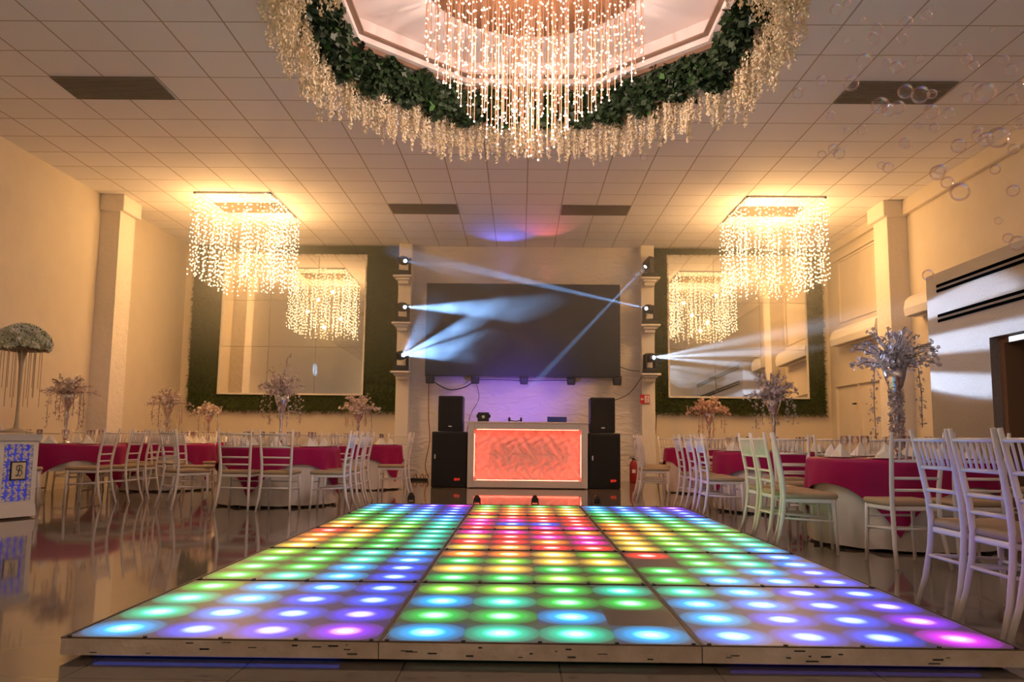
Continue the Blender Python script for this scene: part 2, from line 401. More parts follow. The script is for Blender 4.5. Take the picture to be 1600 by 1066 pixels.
# crown moulding along right wall, framed panel, lintel, door
bm = NB(); box(bm, XR-.10, XR, YR, 14.0, 4.74, 5.0, bev=.02); box(bm, XR-.08, XR, 14.6, YB, 4.84, 5.0); box(bm, XR-.05, XR, 14.6, YB, 4.62, 4.66)
struct('trim_5', bm, M['wall'])
bm = NB()
for (y0, y1, z0, z1) in ((14.75, 17.1, 3.30, 3.34), (14.75, 17.1, 4.56, 4.6), (14.75, 14.8, 3.3, 4.6), (17.05, 17.1, 3.3, 4.6)):
    box(bm, XR-.03, XR, y0, y1, z0, z1)
struct('trim_6', bm, M['wall'])
bm = NB()
for (y0, y1, z0, z1) in ((15.1, 17.4, 2.0, 2.05), (15.1, 15.16, 0, 2.0), (17.34, 17.4, 0, 2.0), (16.2, 16.24, 0, 2.0)):
    box(bm, XR-.05, XR, y0, y1, z0, z1)
d = struct('door_1', bm, M['wall'])
bm = NB(); box(bm, XR-.09, XR-.05, 16.30, 16.42, 1.60, 1.63); obj('door_handle', bm, M['black'], d)
bm = NB(); box(bm, XL, XL+.015, YR, 13.9, 0, .1); struct('baseboard_left', bm, M['wall'])
bm = NB(); box(bm, -7.3, -2.7, YB-.02, YB, 0, .1); box(bm, 2.9, XR, YB-.02, YB, 0, .1); struct('baseboard_back', bm, M['wall'])
# textured cladding standing off the right wall, with air slots and a dark doorway
bm = NB(); X0 = 6.1
box(bm, X0, XR, 10.82, 12.42, 0, 3.35); box(bm, X0, XR, 9.0, 10.82, 2.24, 3.35); box(bm, X0, XR, 5.5, 9.0, 0, 3.35)
struct('wall_cladding', bm, M['stone'])
bm = NB(); box(bm, XR-.02, XR, 9.0, 10.82, 0, 2.24); dd = struct('door_2', bm, M['dark'])
bm = NB(); box(bm, X0+.12, XR-.02, 10.70, 10.82, 0, 2.24); box(bm, X0+.12, XR-.02, 9.0, 10.7, 2.16, 2.24)
obj('door_jamb', bm, M['brown'], dd)
for nm, z in (('upper', 3.06), ('lower', 2.62)):
    bm = NB()
    for k in (0, 1): box(bm, X0-.012, X0+.005, 6.5, 12.1, z+k*.075, z+.04+k*.075)
    o = obj('air_slot', bm, M['slot']); tag(o, 'long black double air slot, %s of the two on the glittering grey wall' % nm, 'vent', 'air slots in the grey cladding')
    bm = NB(); box(bm, X0-.016, X0-.010, 6.5, 12.1, z+.054, z+.060); obj('slot_bar', bm, M['vent'], o)

# ceiling vents
vl = {(-4.9, 9.2): 'left of the flower ring, nearest the camera', (4.4, 9.2): 'right of the flower ring behind the bubbles', (-4.9, 14.4): 'above the left square light curtain',
      (4.4, 14.4): 'above the right square light curtain', (-1.78, 14.4): 'in front of the screen, left one', (1.32, 14.4): 'in front of the screen, right one'}
for (x, y), t in vl.items():
    v = thing('ceiling_vent', 'brown two-tile grille in the white ceiling, '+t, 'vent', (x, y+.31, ZC), group='ceiling grilles')
    bm = NB(); box(bm, -.61, .61, -.31, .31, -.012, -.004); obj('backing', bm, M['vent'], v)
    bm = NB()
    for k in range(15): box(bm, -.6, .6, -.3+k*.042, -.29+k*.042, -.022, -.012)
    obj('slats', bm, M['vent'], v)

# ---------------------------------------------------------------- hedge frames and mirrors
def hedge(x0, x1, z0, z1, mx0, mx1, mz0, mz1, side, tilt):
    rnd = random.Random(side)
    t = thing('grass_frame', 'wide artificial grass border around the tall wall mirror %s of the screen' % side, 'grass wall', (0, 0, 0), group='grass borders of the mirrors')
    bm = NB(); y0 = 17.66
    for a in ((x0, mx0, z0, z1), (mx1, x1, z0, z1), (mx0, mx1, z0, mz0), (mx0, mx1, mz1, z1)): box(bm, a[0], a[1], y0, YB, a[2], a[3])
    obj('backing_mat', bm, M['hedge'], t)
    bm = NB(); n = 0
    while n < 9000:
        x = rnd.uniform(x0-.02, x1+.02); z = rnd.uniform(z0-.04, z1-.01)
        if mx0 < x < mx1 and mz0 < z < mz1: continue
        n += 1; a = rnd.uniform(0, 2*PI); l = rnd.uniform(.05, .09); wv = .010
        p = Vector((x, y0, z)); e = p+Vector((math.cos(a)*l*.6, -l*.7, math.sin(a)*l*.6-.02))
        sd = Vector((-math.sin(a), 0, math.cos(a)))*wv
        bm.faces.new([bm.verts.new(p-sd), bm.verts.new(p+sd), bm.verts.new(e)])
    g = obj('grass_blades', bm, M['hedge'], t); g['kind'] = 'stuff'
    m = thing('wall_mirror', 'large gridded wall mirror framed by artificial grass, %s of the screen' % side, 'mirror', ((mx0+mx1)/2, 17.64, mz0), group='wall mirrors')
    W = (mx1-mx0)/2; H = mz1-mz0
    for i in range(3):
        for j in range(3):
            bm = NB(); a = -W+.03+i*(2*W-.06)/3; c = .03+j*(H-.06)/3
            box(bm, a+.004, a+(2*W-.06)/3-.004, -.012, -.004, c+.004, c+(H-.06)/3-.004)
            o = obj('mirror_pane', bm, M['mirror'], m)
    bm = NB()
    for a in ((-W, -W+.035, 0, H), (W-.035, W, 0, H), (-W, W, 0, .035), (-W, W, H-.035, H)): box(bm, a[0], a[1], -.03, 0, a[2], a[3])
    obj('mirror_frame', bm, M['wallw'], m)
    m.rotation_euler = (math.radians(-tilt), 0, 0)
hedge(-7.08, -2.64, 1.41, 4.98, -6.45, -3.34, 1.74, 4.80, 'left', 1.0)
hedge(2.86, 6.44, 1.45, 4.98, 3.13, 6.10, 1.76, 4.85, 'right', 1.0)

# ---------------------------------------------------------------- columns with shelves and moving heads
def moving_head(loc, aim, label, lit=True):
    t = thing('moving_head_light', label, 'stage light', loc, group='moving head lights on the columns')
    bm = NB(); box(bm, -.15, .15, -.12, .12, 0, .09, bev=.015); obj('base', bm, M['black'], t)
    d = (Vector(aim)-Vector(loc)-Vector((0, 0, .33))).normalized(); c = Vector((0, 0, .33))
    bm = NB(); box(bm, -.15, -.11, -.05, .05, .08, .39, bev=.01); box(bm, .11, .15, -.05, .05, .08, .39, bev=.01); box(bm, -.15, .15, -.06, .06, .08, .12, bev=.01)
    bmesh.ops.rotate(bm, verts=bm.verts[:], cent=(0, 0, 0), matrix=Matrix.Rotation(math.atan2(d.y, d.x)+PI/2, 3, 'Z'))
    obj('yoke', bm, M['black'], t)
    bm = NB(); tube(bm, [c-d*.13, c-d*.10, c+d*.08, c+d*.12], [.06, .10, .095, .075], 16); h = obj('lamp_head', bm, M['black'], t, True)
    bm = NB(); tube(bm, [c+d*.121, c+d*.126], [.035, .033], 14); obj('lens', bm, M['lens'], h)
cols = [(-2.485, 'left', -1), (2.68, 'right', 1)]
for ci, (x, side, s) in enumerate(cols):
    bm = NB(); box(bm, x-.14, x+.14, 17.45, YB, 0, 5.0, bev=.012); box(bm, x-.17, x+.17, 17.40, YB, 4.22, 4.27, bev=.01)
    struct('trim_%d' % (7+ci), bm, M['wallw'])
    for zi, z in enumerate((4.24, 3.25, 2.23)):
        bm = NB(); word = ('topmost', 'middle', 'lowest')[zi]
        box(bm, -.20, .20, -.42, 0, -.04, 0, bev=.01)
        b2 = NB(); box(b2, -.14, .14, -.34, 0, -.09, -.04, bev=.01); box(b2, -.11, .11, -.26, 0, -.16, -.09, bev=.01)
        t = thing('wall_shelf', 'small white plaster bracket shelf, %s on the %s column beside the screen' % (word, side), 'shelf', (x, 17.45, z), group='bracket shelves on the columns')
        obj('shelf_board', bm, M['wallw'], t); obj('bracket', b2, M['wallw'], t)
aims = [[BEAMS[0][1], BEAMS[1][1], BEAMS[3][1]], [BEAMS[6][1], BEAMS[7][1], (6.1, 11.75, 2.32)]]
bw = [['faint beam pointing down', 'soft beam pointing right', 'bright fan of beams pointing right'], ['narrow beam pointing down left', 'narrow beam pointing up left', 'pale beam pointing right over the mirror']]
for ci, (x, side, s) in enumerate(cols):
    for zi, z in enumerate((4.24, 3.25, 2.23)):
        moving_head((x, 17.22, z+.005), aims[ci][zi], 'moving head light with %s, %s on %s column' % (bw[ci][zi], ('topmost', 'middle', 'lowest')[zi], side))

# ---------------------------------------------------------------- screen, boxes under it
t = thing('led_screen', 'large dark video wall between the two columns', 'screen', (.04, 17.5, 2.17))
bm = NB(); box(bm, -2.06, 2.06, 0, .17, 0, 1.98); obj('screen_cabinet', bm, M['black'], t)
bm = NB()
for i in range(8):
    for j in range(4): box(bm, -2.055+i*.5138, -2.055+(i+1)*.5138-.003, -.01, 0, .005+j*.4925, .005+(j+1)*.4925-.003)
obj('display_face', bm, M['screen'], t)
for k, px in enumerate((-1.90, -.95, .07, 1.06, 2.02)):
    t = thing('wash_light', 'small black box light under the screen, %s from the left' % ('first', 'second', 'third', 'fourth', 'fifth')[k], 'stage light', (px, 17.42, 2.0), group='box lights under the screen')
    bm = NB(); box(bm, -.08, .08, -.07, .07, 0, .14, bev=.01); obj('housing', bm, M['black'], t)
    bm = NB(); box(bm, -.055, .055, -.078, -.07, .025, .115); obj('glass_front', bm, M['screen'], t)
    bm = NB(); box(bm, -.09, -.08, -.02, .02, .05, .19); box(bm, .08, .09, -.02, .02, .05, .19); box(bm, -.09, .09, -.02, .02, .17, .19); obj('bracket', bm, M['black'], t)
def cable(pts, r, m, label):
    P = []
    for i in range(len(pts)-1):
        for k in range(6):
            tt = k/6; a = [Vector(pts[max(i-1, 0)]), Vector(pts[i]), Vector(pts[i+1]), Vector(pts[min(i+2, len(pts)-1)])]
            P.append(.5*((2*a[1])+(-a[0]+a[2])*tt+(2*a[0]-5*a[1]+4*a[2]-a[3])*tt**2+(-a[0]+3*a[1]-3*a[2]+a[3])*tt**3))
    P.append(Vector(pts[-1])); bm = NB(); tube(bm, P, r, 6); tag(obj('cable', bm, m), label, 'cable')
cable([(-1.85, 17.6, 2.05), (-1.5, 17.55, 1.88), (-1.15, 17.55, 1.95), (-.95, 17.5, 2.1)], .012, M['cable'], 'black cable drooping between the first two lights under the screen')
cable([(-.9, 17.55, 2.1), (-.3, 17.55, 2.1), (.07, 17.5, 2.08), (.6, 17.55, 2.1), (1.06, 17.5, 2.1)], .010, M['cable'], 'black cable running along under the middle of the screen')
cable([(-.93, 17.6, 2.0), (-.88, 17.6, 1.7), (-1.05, 17.6, 1.35), (-1.12, 17.6, 1.0)], .007, M['cable'], 'thin dark cable hanging down behind the left speaker stack')
cable([(-1.95, 17.6, 2.1), (-1.93, 17.6, 1.3), (-1.9, 17.6, .8), (-1.98, 17.6, .3), (-1.9, 17.6, .03)], .011, M['cableb'], 'brown cable hanging down the white wall left of the speakers')
cable([(2.1, 17.55, 2.4), (2.3, 17.45, 2.32), (2.5, 17.4, 2.3)], .008, M['cable'], 'thin cable from the screen edge to the right column')
cable([(2.55, 17.42, 2.2), (2.3, 17.5, 1.85), (2.0, 17.55, 1.7), (1.75, 17.6, 1.66)], .008, M['cable'], 'thin cable sagging from the right column to the speaker')
cable([(2.85, 17.5, 1.4), (2.84, 17.6, 1.0), (2.78, 17.6, .7)], .008, M['cable'], 'short cable down the right side of the exit sign column')

# exit sign with running figure and arrow
t = thing('exit_sign', 'small red and white exit route sign on the right column', 'sign', (2.60, 17.43, 1.62))
bm = NB(); box(bm, -.10, .10, -.006, .006, 0, .19); obj('sign_plate', bm, M['sign'], t)
bm = NB()
box(bm, -.005, .088, -.009, -.006, .02, .17)                                  # white doorway
box(bm, -.055, -.02, -.009, -.006, .085, .105)
v = [bm.verts.new(p) for p in ((-.09, -.008, .095), (-.055, -.008, .135), (-.055, -.008, .055))]; bm.faces.new(v)
obj('pictogram', bm, M['signw'], t)
bm = NB()
tube(bm, [(.05, -.011, .150), (.05, -.009, .150)], .011, 8)
for q in (((.046, .135), (.036, .085)), ((.036, .085), (.06, .06), (.055, .03)), ((.036, .085), (.022, .055), (.004, .05)), ((.044, .125), (.068, .11), (.078, .09)), ((.044, .125), (.020, .12), (.014, .10))):
    tube(bm, [(a, -.011, b) for a, b in q], .0055, 5)
obj('running_figure', bm, M['sign'], t)

# ---------------------------------------------------------------- DJ booth
t = thing('dj_booth', 'white framed DJ booth with rippled front panel lit coral red', 'booth', (.135, 14.75, 0))
bm = NB(); W = 1.055
box(bm, -W, -W+.115, 0, .75, .015, 1.14, bev=.006); box(bm, W-.115, W, 0, .75, .015, 1.14, bev=.006)
box(bm, -W+.115, W-.115, 0, .75, .015, .14, bev=.006); box(bm, -W+.115, W-.115, 0, .75, 1.03, 1.14, bev=.006); box(bm, -W-.02, W+.02, -.02, .77, 1.14, 1.165, bev=.006)
obj('frame', bm, M['white'], t)
bm = NB(); nx, nz = 130, 64
def relief(x, z):
    u = (x % .47)/.47; q = (z % .44)/.44
    return .065*abs(math.sin(3.1*u*2+2.2*math.sin(q*5.5)))*abs(math.cos(q*4.2+1.6*math.sin(u*6.3)))+.012*math.sin(u*19+q*13)
g = [[bm.verts.new((-.94+1.88*i/nx, .26-relief(1.88*i/nx, .89*j/nz), .14+.89*j/nz)) for j in range(nz+1)] for i in range(nx+1)]
for i in range(nx):
    for j in range(nz): bm.faces.new((g[i][j], g[i+1][j], g[i+1][j+1], g[i][j+1]))
mp_ = mat('rippled_panel', (.82, .74, .68), .45)
obj('rippled_panel', bm, mp_, t, True)
mled = mat('red_led_strip', (1, .1, .05), .5, emis=(1, .10, .06), estr=18)
for nm, a in (('led_strip', (-.90, .90, .03, .05, .141, .147)), ('led_strip', (-.90, .90, .03, .05, 1.022, 1.029)), ('led_strip', (-.939, -.934, .03, .05, .2, .95)), ('led_strip', (.934, .939, .03, .05, .2, .95))):
    bm = NB(); box(bm, *a); obj(nm, bm, mled, t)
t = thing('effect_light', 'small black box light standing on the left of the DJ booth', 'stage light', (-.66, 15.0, 1.166))
bm = NB(); box(bm, -.10, .10, -.08, .08, 0, .165, bev=.01); obj('housing', bm, M['black'], t)
bm = NB(); box(bm, -.125, -.10, -.03, .03, .07, .13); box(bm, .10, .125, -.03, .03, .07, .13); obj('side_knobs', bm, M['black'], t)
bm = NB(); tube(bm, [(0, -.081, .085), (0, -.088, .085)], .028, 14); obj('lens', bm, M['metal'], t)
t = thing('headphones', 'black headphones lying upright on the DJ booth', 'headphones', (-.09, 15.0, 1.166))
for s in (-1, 1):
    bm = NB(); ball(bm, (s*.105, 0, .045), .045, 2, sq=(.5, .8, 1)); obj('ear_cup', bm, M['black'], t, True)
bm = NB(); tube(bm, [(-.105, .02, .06), (-.09, .1, .03), (0, .14, .015), (.09, .1, .03), (.105, .02, .06)], .009, 6); obj('headband', bm, M['black'], t)
t = thing('laptop', 'dark laptop open on the right of the DJ booth', 'laptop', (.66, 15.0, 1.166))
bm = NB(); box(bm, -.17, .17, 0, .24, 0, .02, bev=.004); obj('keyboard_base', bm, M['black'], t)
bm = NB(); box(bm, -.175, .175, -.012, 0, .01, .10, bev=.003); obj('lid', bm, M['laptop'], t)

# speakers
def speaker(x0, x1, z0, z1, y, name, label, sub):
    t = thing(name, label, 'speaker', ((x0+x1)/2, y, z0)); W = (x1-x0)/2; H = z1-z0
    bm = NB(); box(bm, -W, W, 0, .5, 0, H, bev=.02); obj('cabinet', bm, M['black'], t)
    bm = NB(); box(bm, -W+.03, W-.03, -.012, .0, .04, H-.03, bev=.008); obj('grille', bm, M['grille'], t)
    if sub:
        bm = NB(); box(bm, .10, .155, -.02, -.012, .12, .165); box(bm, .16, .20, -.02, -.012, .125, .165); obj('badge', bm, M['redmark'], t)['label'] = 'small red badge'
        bm = NB(); box(bm, -W+.05, -W+.075, -.022, -.012, .50, .58); obj('latch', bm, M['metal'], t)
    else:
        bm = NB(); box(bm, -.03, .03, -.018, -.012, .08, .10); obj('badge', bm, M['metal'], t)
speaker(-1.57, -.95, 0, .98, 14.9, 'subwoofer', 'tall black subwoofer cabinet left of the DJ booth', True)
speaker(1.23, 1.79, 0, .98, 14.95, 'subwoofer', 'tall black subwoofer cabinet right of the DJ booth', True)
speaker(-1.47, -1.03, .985, 1.62, 14.92, 'loudspeaker', 'black loudspeaker standing on the subwoofer left of the DJ booth', False)
speaker(1.26, 1.70, .985, 1.62, 14.97, 'loudspeaker', 'black loudspeaker standing on the subwoofer right of the DJ booth', False)

# floor lamps between platform and booth
for k, (x, y, lb) in enumerate(((-.57, 11.34, 'in front of the left edge of the DJ booth'), (.21, 11.45, 'in front of the middle of the DJ booth'), (1.06, 11.58, 'in front of the right subwoofer'), (-1.50, 11.7, 'beside the lone chair near the left column'))):
    t = thing('floor_projector', 'small black lamp on floor '+lb, 'stage light', (x, y, 0), group='small lamps on the floor')
    bm = NB(); box(bm, -.05, .05, -.04, .04, .012, .05, bev=.008); obj('base', bm, M['black'], t)
    bm = NB(); tube(bm, [(0, -.05, .085), (0, .05, .075)], [.03, .035], 12); ball(bm, (-.03, 0, .06), .02); ball(bm, (.03, 0, .06), .02); obj('lamp_head', bm, M['black'], t)
    bm = NB(); box(bm, -.05, -.035, -.03, .03, 0, .012); box(bm, .035, .05, -.03, .03, 0, .012); obj('feet', bm, M['black'], t)

# power strip on the floor by the wall
t = thing('power_strip', 'black power strip with orange plugs on the floor left of the speakers', 'power strip', (-2.02, 17.1, 0))
bm = NB(); box(bm, -.24, .16, -.05, .05, 0, .05, bev=.01); obj('housing', bm, M['black'], t)
for x in (-.14, 0, .1):
    bm = NB(); tube(bm, [(x, 0, .05), (x, .01, .10), (x+.04, .08, .13), (x+.06, .12, .05)], .012, 6); obj('plug', bm, M['cableb'], t)

# fire extinguisher
t = thing('fire_extinguisher', 'red fire extinguisher on the floor against the white wall right of the speakers', 'fire extinguisher', (2.32, 17.2, 0))
bm = NB(); lathe(bm, [(0, 0), (.075, .0), (.08, .02), (.08, .36), (.06, .42), (.025, .45), (.02, .47)], 20); obj('tank', bm, M['bubble_red'], t)
bm = NB(); box(bm, -.03, .03, -.02, .02, .46, .49); box(bm, -.09, .02, -.012, .012, .49, .505); box(bm, -.08, .02, -.012, .012, .52, .53); obj('valve_handle', bm, M['black'], t)
bm = NB(); tube(bm, [(.02, 0, .47), (.09, 0, .44), (.11, 0, .3), (.1, 0, .15)], .01, 8); obj('hose', bm, M['black'], t)
bm = NB(); box(bm, -.035, .035, -.084, -.078, .20, .27); obj('paper_label', bm, M['signw'], t)

# air conditioners on the right wall
for (y0, y1, z0, lb) in ((14.75, 16.9, 2.80, 'above the door near the mirror'), (12.6, 13.6, 2.93, 'beside the glittering grey wall')):
    t = thing('air_conditioner', 'long white wall air conditioner '+lb, 'air conditioner', (XR-.31, (y0+y1)/2, z0), group='air conditioners on the right wall')
    L_ = (y1-y0)/2
    bm = NB(); pr = [(0.02, .0), (.305, 0), (.305, .33), (.10, .33), (.03, .26), (0, .12)]
    a = [bm.verts.new((p[0], -L_, p[1])) for p in pr]; b = [bm.verts.new((p[0], L_, p[1])) for p in pr]
    for i in range(6): bm.faces.new((a[i], a[(i+1) % 6], b[(i+1) % 6], b[i]))
    bm.faces.new(a[::-1]); bm.faces.new(b); bmesh.ops.recalc_face_normals(bm, faces=bm.faces[:]); obj('casing', bm, M['ac'], t)
    bm = NB(); box(bm, .03, .16, -L_+.06, L_-.06, -.012, .0); obj('louver', bm, M['vent'], t)

# ---------------------------------------------------------------- dance floor
PAL = {'c': (.0, .36, .85), 't': (.0, .56, .34), 'g': (.01, .46, .06), 'l': (.16, .55, .03), 'y': (.80, .52, .06), 'o': (.92, .24, .02), 'r': (.92, .03, .02),
       'm': (.80, .01, .32), 'p': (.22, .02, .78), 'P': (.60, .015, .78), 'v': (.06, .04, .88), 'b': (.01, .07, .90), 'B': (.01, .20, .92), '.': None}
ROWS = ['cbvp cttc BbbP', 'tBbv ggc. cbbp', 'tcbb ctgg cBbv', 'gcBb llgt tcbb', 'gtcb ggll gcBb', 'ggcb yygg gtcb', 'ggtB glyy .gtB', 'lgtc ooyl rgtB',
        'ylgt yorr ygtc', 'olgt rrom ylgt', 'oylt yrmm ylgt', 'rogt mmro oylg', 'oylt romm oylg', 'ylgt mbbr oygt', 'lgtc mmrr lggc', 'ggcB yrrr ggtc',
        'gtcb rooy gtcb', 'tcBb yoyy tcBb', 'cBbv looy cbbv', 'cbvP gggg cBvp']
XE = [-1.78, -.54, .71, 1.95]; YF = 3.33; PD = 1.345; PZ = .085
UL = [nolight(mat('under_glow_%d' % k, (.1, .1, .2), .5, emis=e_, estr=s_*.35)) for k, (e_, s_) in enumerate((((.02, .12, 1), .9), ((.02, .5, .25), .15), ((.12, .08, 1), .5)))]
rowname = ['frontmost', 'second', 'third', 'fourth', 'rearmost']; colname = ['left', 'middle', 'right']
cellme = {}
for c in range(3):
    W = XE[c+1]-XE[c]
    for r in range(5):
        t = thing('dance_floor_panel', 'square light-up dance floor panel, %s row, %s column' % (rowname[r], colname[c]), 'dance floor panel', (XE[c], YF+r*PD, 0), group='light-up dance floor panels')
        bm = NB(); e = .014
        for a in ((.002, W-.002, .002, e), (.002, W-.002, PD-e, PD-.002), (.002, e, e, PD-e), (W-e, W-.002, e, PD-e)): box(bm, a[0], a[1], a[2], a[3], .022, PZ-.001)
        obj('frame', bm, M['frame'], t)
        bm = NB(); box(bm, e, W-e, e, PD-e, .022, .03); obj('underside_tray', bm, M['black'], t)
        if r == 0:
            bm = NB(); box(bm, .12, W-.16, .03, .05, .014, .0215); obj('leak_glow_strip', bm, UL[c], t)  # glowing strip added to show LED light leaking below the panel
        bm = NB()
        for a in ((.0, W, .0, .016), (.0, W, PD-.010, PD), (.0, .010, .016, PD-.010), (W-.010, W, .016, PD-.010)): box(bm, a[0]+.001, a[1]-.001, a[2]+.001, a[3]-.001, PZ-.001, PZ+.004)
        obj('edge_trim', bm, M['trimd'], t)
        bm = NB()
        for q in range(5):
            for y in (.012, PD-.012):
                x = .03+q*(W-.06)/4; tube(bm, [(x, y, PZ+.002), (x, y, PZ+.009)], .009, 8)
        obj('screws', bm, M['black'], t)
        for fx in (.1, W-.1):
            for fy in (.1, PD-.1):
                bm = NB(); tube(bm, [(fx, fy, 0), (fx, fy, .022)], .03, 10); obj('foot', bm, M['black'], t)
        if r == 0:
            rn = random.Random(c*7+2)
            bm = NB()
            for k in range(12):
                x = rn.uniform(.08, W-.08); z = rn.uniform(.03, PZ-.01); l = rn.uniform(.006, .05); box(bm, x, x+l, -.0006, .0025, z, z+rn.uniform(.002, .006))
            obj('scuff_marks', bm, M['black'], t)
        cw_, cd_ = (W-.032)/4, (PD-.032)/4
        for i in range(4):
            for j in range(4):
                ch = ROWS[r*4+j].split()[c][i]
                if c not in cellme:
                    bm = NB(); n = 1; box(bm, 0, cw_, 0, cd_, -.012, 0); me = bpy.data.meshes.new('light_cell'); bm.to_mesh(me); bm.free(); me.materials.append(M['cell']); cellme[c] = me
                o = bpy.data.objects.new('light_cell', cellme[c]); COL.objects.link(o); o.parent = t
                o.location = (.016+i*cw_, .016+j*cd_, PZ); p = PAL[ch]
                o.color = (*(p or (0, 0, 0)), 1 if p else 0)

# ---------------------------------------------------------------- chandeliers
def curtain(cx, y0, y1, hw, label, seed):
    rnd = random.Random(seed)
    t = thing('square_chandelier', label, 'chandelier', (cx, (y0+y1)/2, ZC-.002), group='square light curtains on the ceiling')
    hd = (y1-y0)/2
    bm = NB()
    for a in ((-hw, hw, -hd, -hd+.03), (-hw, hw, hd-.03, hd), (-hw, -hw+.03, -hd, hd), (hw-.03, hw, -hd, hd)): box(bm, *a, -.03, 0)
    obj('ceiling_frame', bm, M['white'], t)
    pos = []
    n = 12
    for k in range(n): pos += [(-hw+2*hw*k/n, -hd), (hw-2*hw*k/n, hd)]
    n = 20
    for k in range(n): pos += [(hw, -hd+2*hd*k/n), (-hw, hd-2*hd*k/n)]
    for k in range(30): pos.append((rnd.uniform(-hw*.9, hw*.9), rnd.uniform(-hd*.9, hd*.9)))
    for (x, y) in pos:
        L_ = 1.45+rnd.uniform(-.05, .05); x += rnd.uniform(-.02, .02); y += rnd.uniform(-.02, .02)
        bm = NB(); tube(bm, [(x, y, -.02), (x+rnd.uniform(-.01, .01), y, -L_)], .0022, 3)
        z = -rnd.uniform(.03, .08); cs = []
        while z > -L_: cs.append((x+rnd.uniform(-.022, .022), y+rnd.uniform(-.022, .022), z)); z -= rnd.uniform(.065, .10)
        fast_balls(bm, cs, .013, 1); obj('light_strand', bm, [M['wire'], M['bulb']], t)
curtain(-4.95, 13.75, 15.6, .66, 'square curtain of warm fairy lights hanging from the ceiling before the left mirror', 3)
curtain(4.48, 13.75, 15.6, .67, 'square curtain of warm fairy lights hanging from the ceiling before the right mirror', 5)

rnd = random.Random(11)
t = thing('crystal_chandelier', 'huge round crystal chandelier with long copper-lit strands in the ceiling recess', 'chandelier', (.1, 7.65, 5.30))
bm = NB(); lathe(bm, [(0, .03), (1.06, .03), (1.10, 0), (1.06, -.03), (0, -.03)], 48); obj('ceiling_plate', bm, M['plate'], t)
spos = []
for r, n in ((1.04, 34), (.95, 26), (.84, 26), (.72, 24), (.60, 22), (.47, 18), (.34, 13), (.20, 8), (.07, 4)):
    for k in range(n):
        a = 2*PI*(k+rnd.random()*.5)/n; spos.append((r, a))
bl = []
for r, a in spos:
    x, y = r*math.cos(a), r*math.sin(a); zb = 3.50+.93*max(0, r)**1.25+rnd.uniform(-.10, .16)
    bl.append((x, y, zb-5.30))
bl.sort(key=lambda q: q[1])
stuffw = NB()
for i, (x, y, zb) in enumerate(bl):
    b1 = NB() if i < 100 else stuffw
    tube(b1, [(x, y, -.03), (x, y, zb)], .0042, 4)
    z = -.1-rnd.random()*.1; cs = []
    while z > zb: cs.append((x+rnd.uniform(-.012, .012), y+rnd.uniform(-.012, .012), z)); z -= rnd.uniform(.07, .22)
    cs.append((x, y, zb)); fast_balls(b1, cs, .0105, 1)
    if i < 100: obj('crystal_strand', b1, [M['rod'], M['bulbc']], t)
o = obj('inner_strands', stuffw, [M['rod'], M['bulbc']], t); o['kind'] = 'stuff'

# ---------------------------------------------------------------- flower ring on the ceiling
t = thing('flower_ring', 'octagonal garland of dark leaves and hanging cream wisteria around the ceiling recess', 'garland', (OC[0], OC[1], ZC))
rnd = random.Random(5)
def octpt(u, off):
    k = int(u) % 8; f = u-int(u); R = (AP+off)/math.cos(PI/8)
    a = [R*math.cos(PI/8+k*PI/4), R*math.sin(PI/8+k*PI/4)]; b = [R*math.cos(PI/8+(k+1)*PI/4), R*math.sin(PI/8+(k+1)*PI/4)]
    return (a[0]*(1-f)+b[0]*f, a[1]*(1-f)+b[1]*f)
for side in range(8):
    bm = NB()
    for n in range(2600):
        u = side+rnd.random(); off = -.05+abs(rnd.gauss(0, .13)); x, y = octpt(u, min(off, .3)); z = -rnd.uniform(.0, .36)-.05*math.sin(u*23)
        a = rnd.uniform(0, 2*PI); s = rnd.uniform(.06, .11); d = Vector((math.cos(a), math.sin(a), rnd.uniform(-1.2, -.1))).normalized(); p = Vector((x, y, z))
        sd = d.cross(Vector((rnd.uniform(-1, 1), rnd.uniform(-1, 1), .3))).normalized()*s*.38
        v = [bm.verts.new(q) for q in (p, p+d*s*.5+sd, p+d*s, p+d*s*.5-sd)]; f = bm.faces.new(v); f.material_index = 1 if rnd.random() < .03 else 0
    o = obj('leaf_garland', bm, [M['leaf'], M['leafl']], t)
    bm = NB(); ns = 120
    for n in range(ns):
        u = side+(n+rnd.random())/ns; off = rnd.uniform(.12, .42); x, y = octpt(u, off); L_ = rnd.uniform(.50, .80)*(1 if rnd.random() < .9 else .5)
        z = -.02
        while z > -L_:
            wd = .065*(1+z/L_*.75)+.008
            for q in range(5):
                a = rnd.uniform(0, 2*PI); p = Vector((x+math.cos(a)*wd*rnd.random(), y+math.sin(a)*wd*rnd.random(), z+rnd.uniform(-.02, .02))); s = rnd.uniform(.010, .020)
                e1 = Vector((math.cos(a+1.3), math.sin(a+1.3), rnd.uniform(-.4, .4)))*s; e2 = Vector((rnd.uniform(-.4, .4), rnd.uniform(-.4, .4), -1))*s
                bm.faces.new([bm.verts.new(c_) for c_ in (p-e1*.7, p+e2, p+e1*.7, p-e2*.6)])
            z -= .026
    o = obj('hanging_wisteria', bm, M['wisteria'], t); o['kind'] = 'stuff'

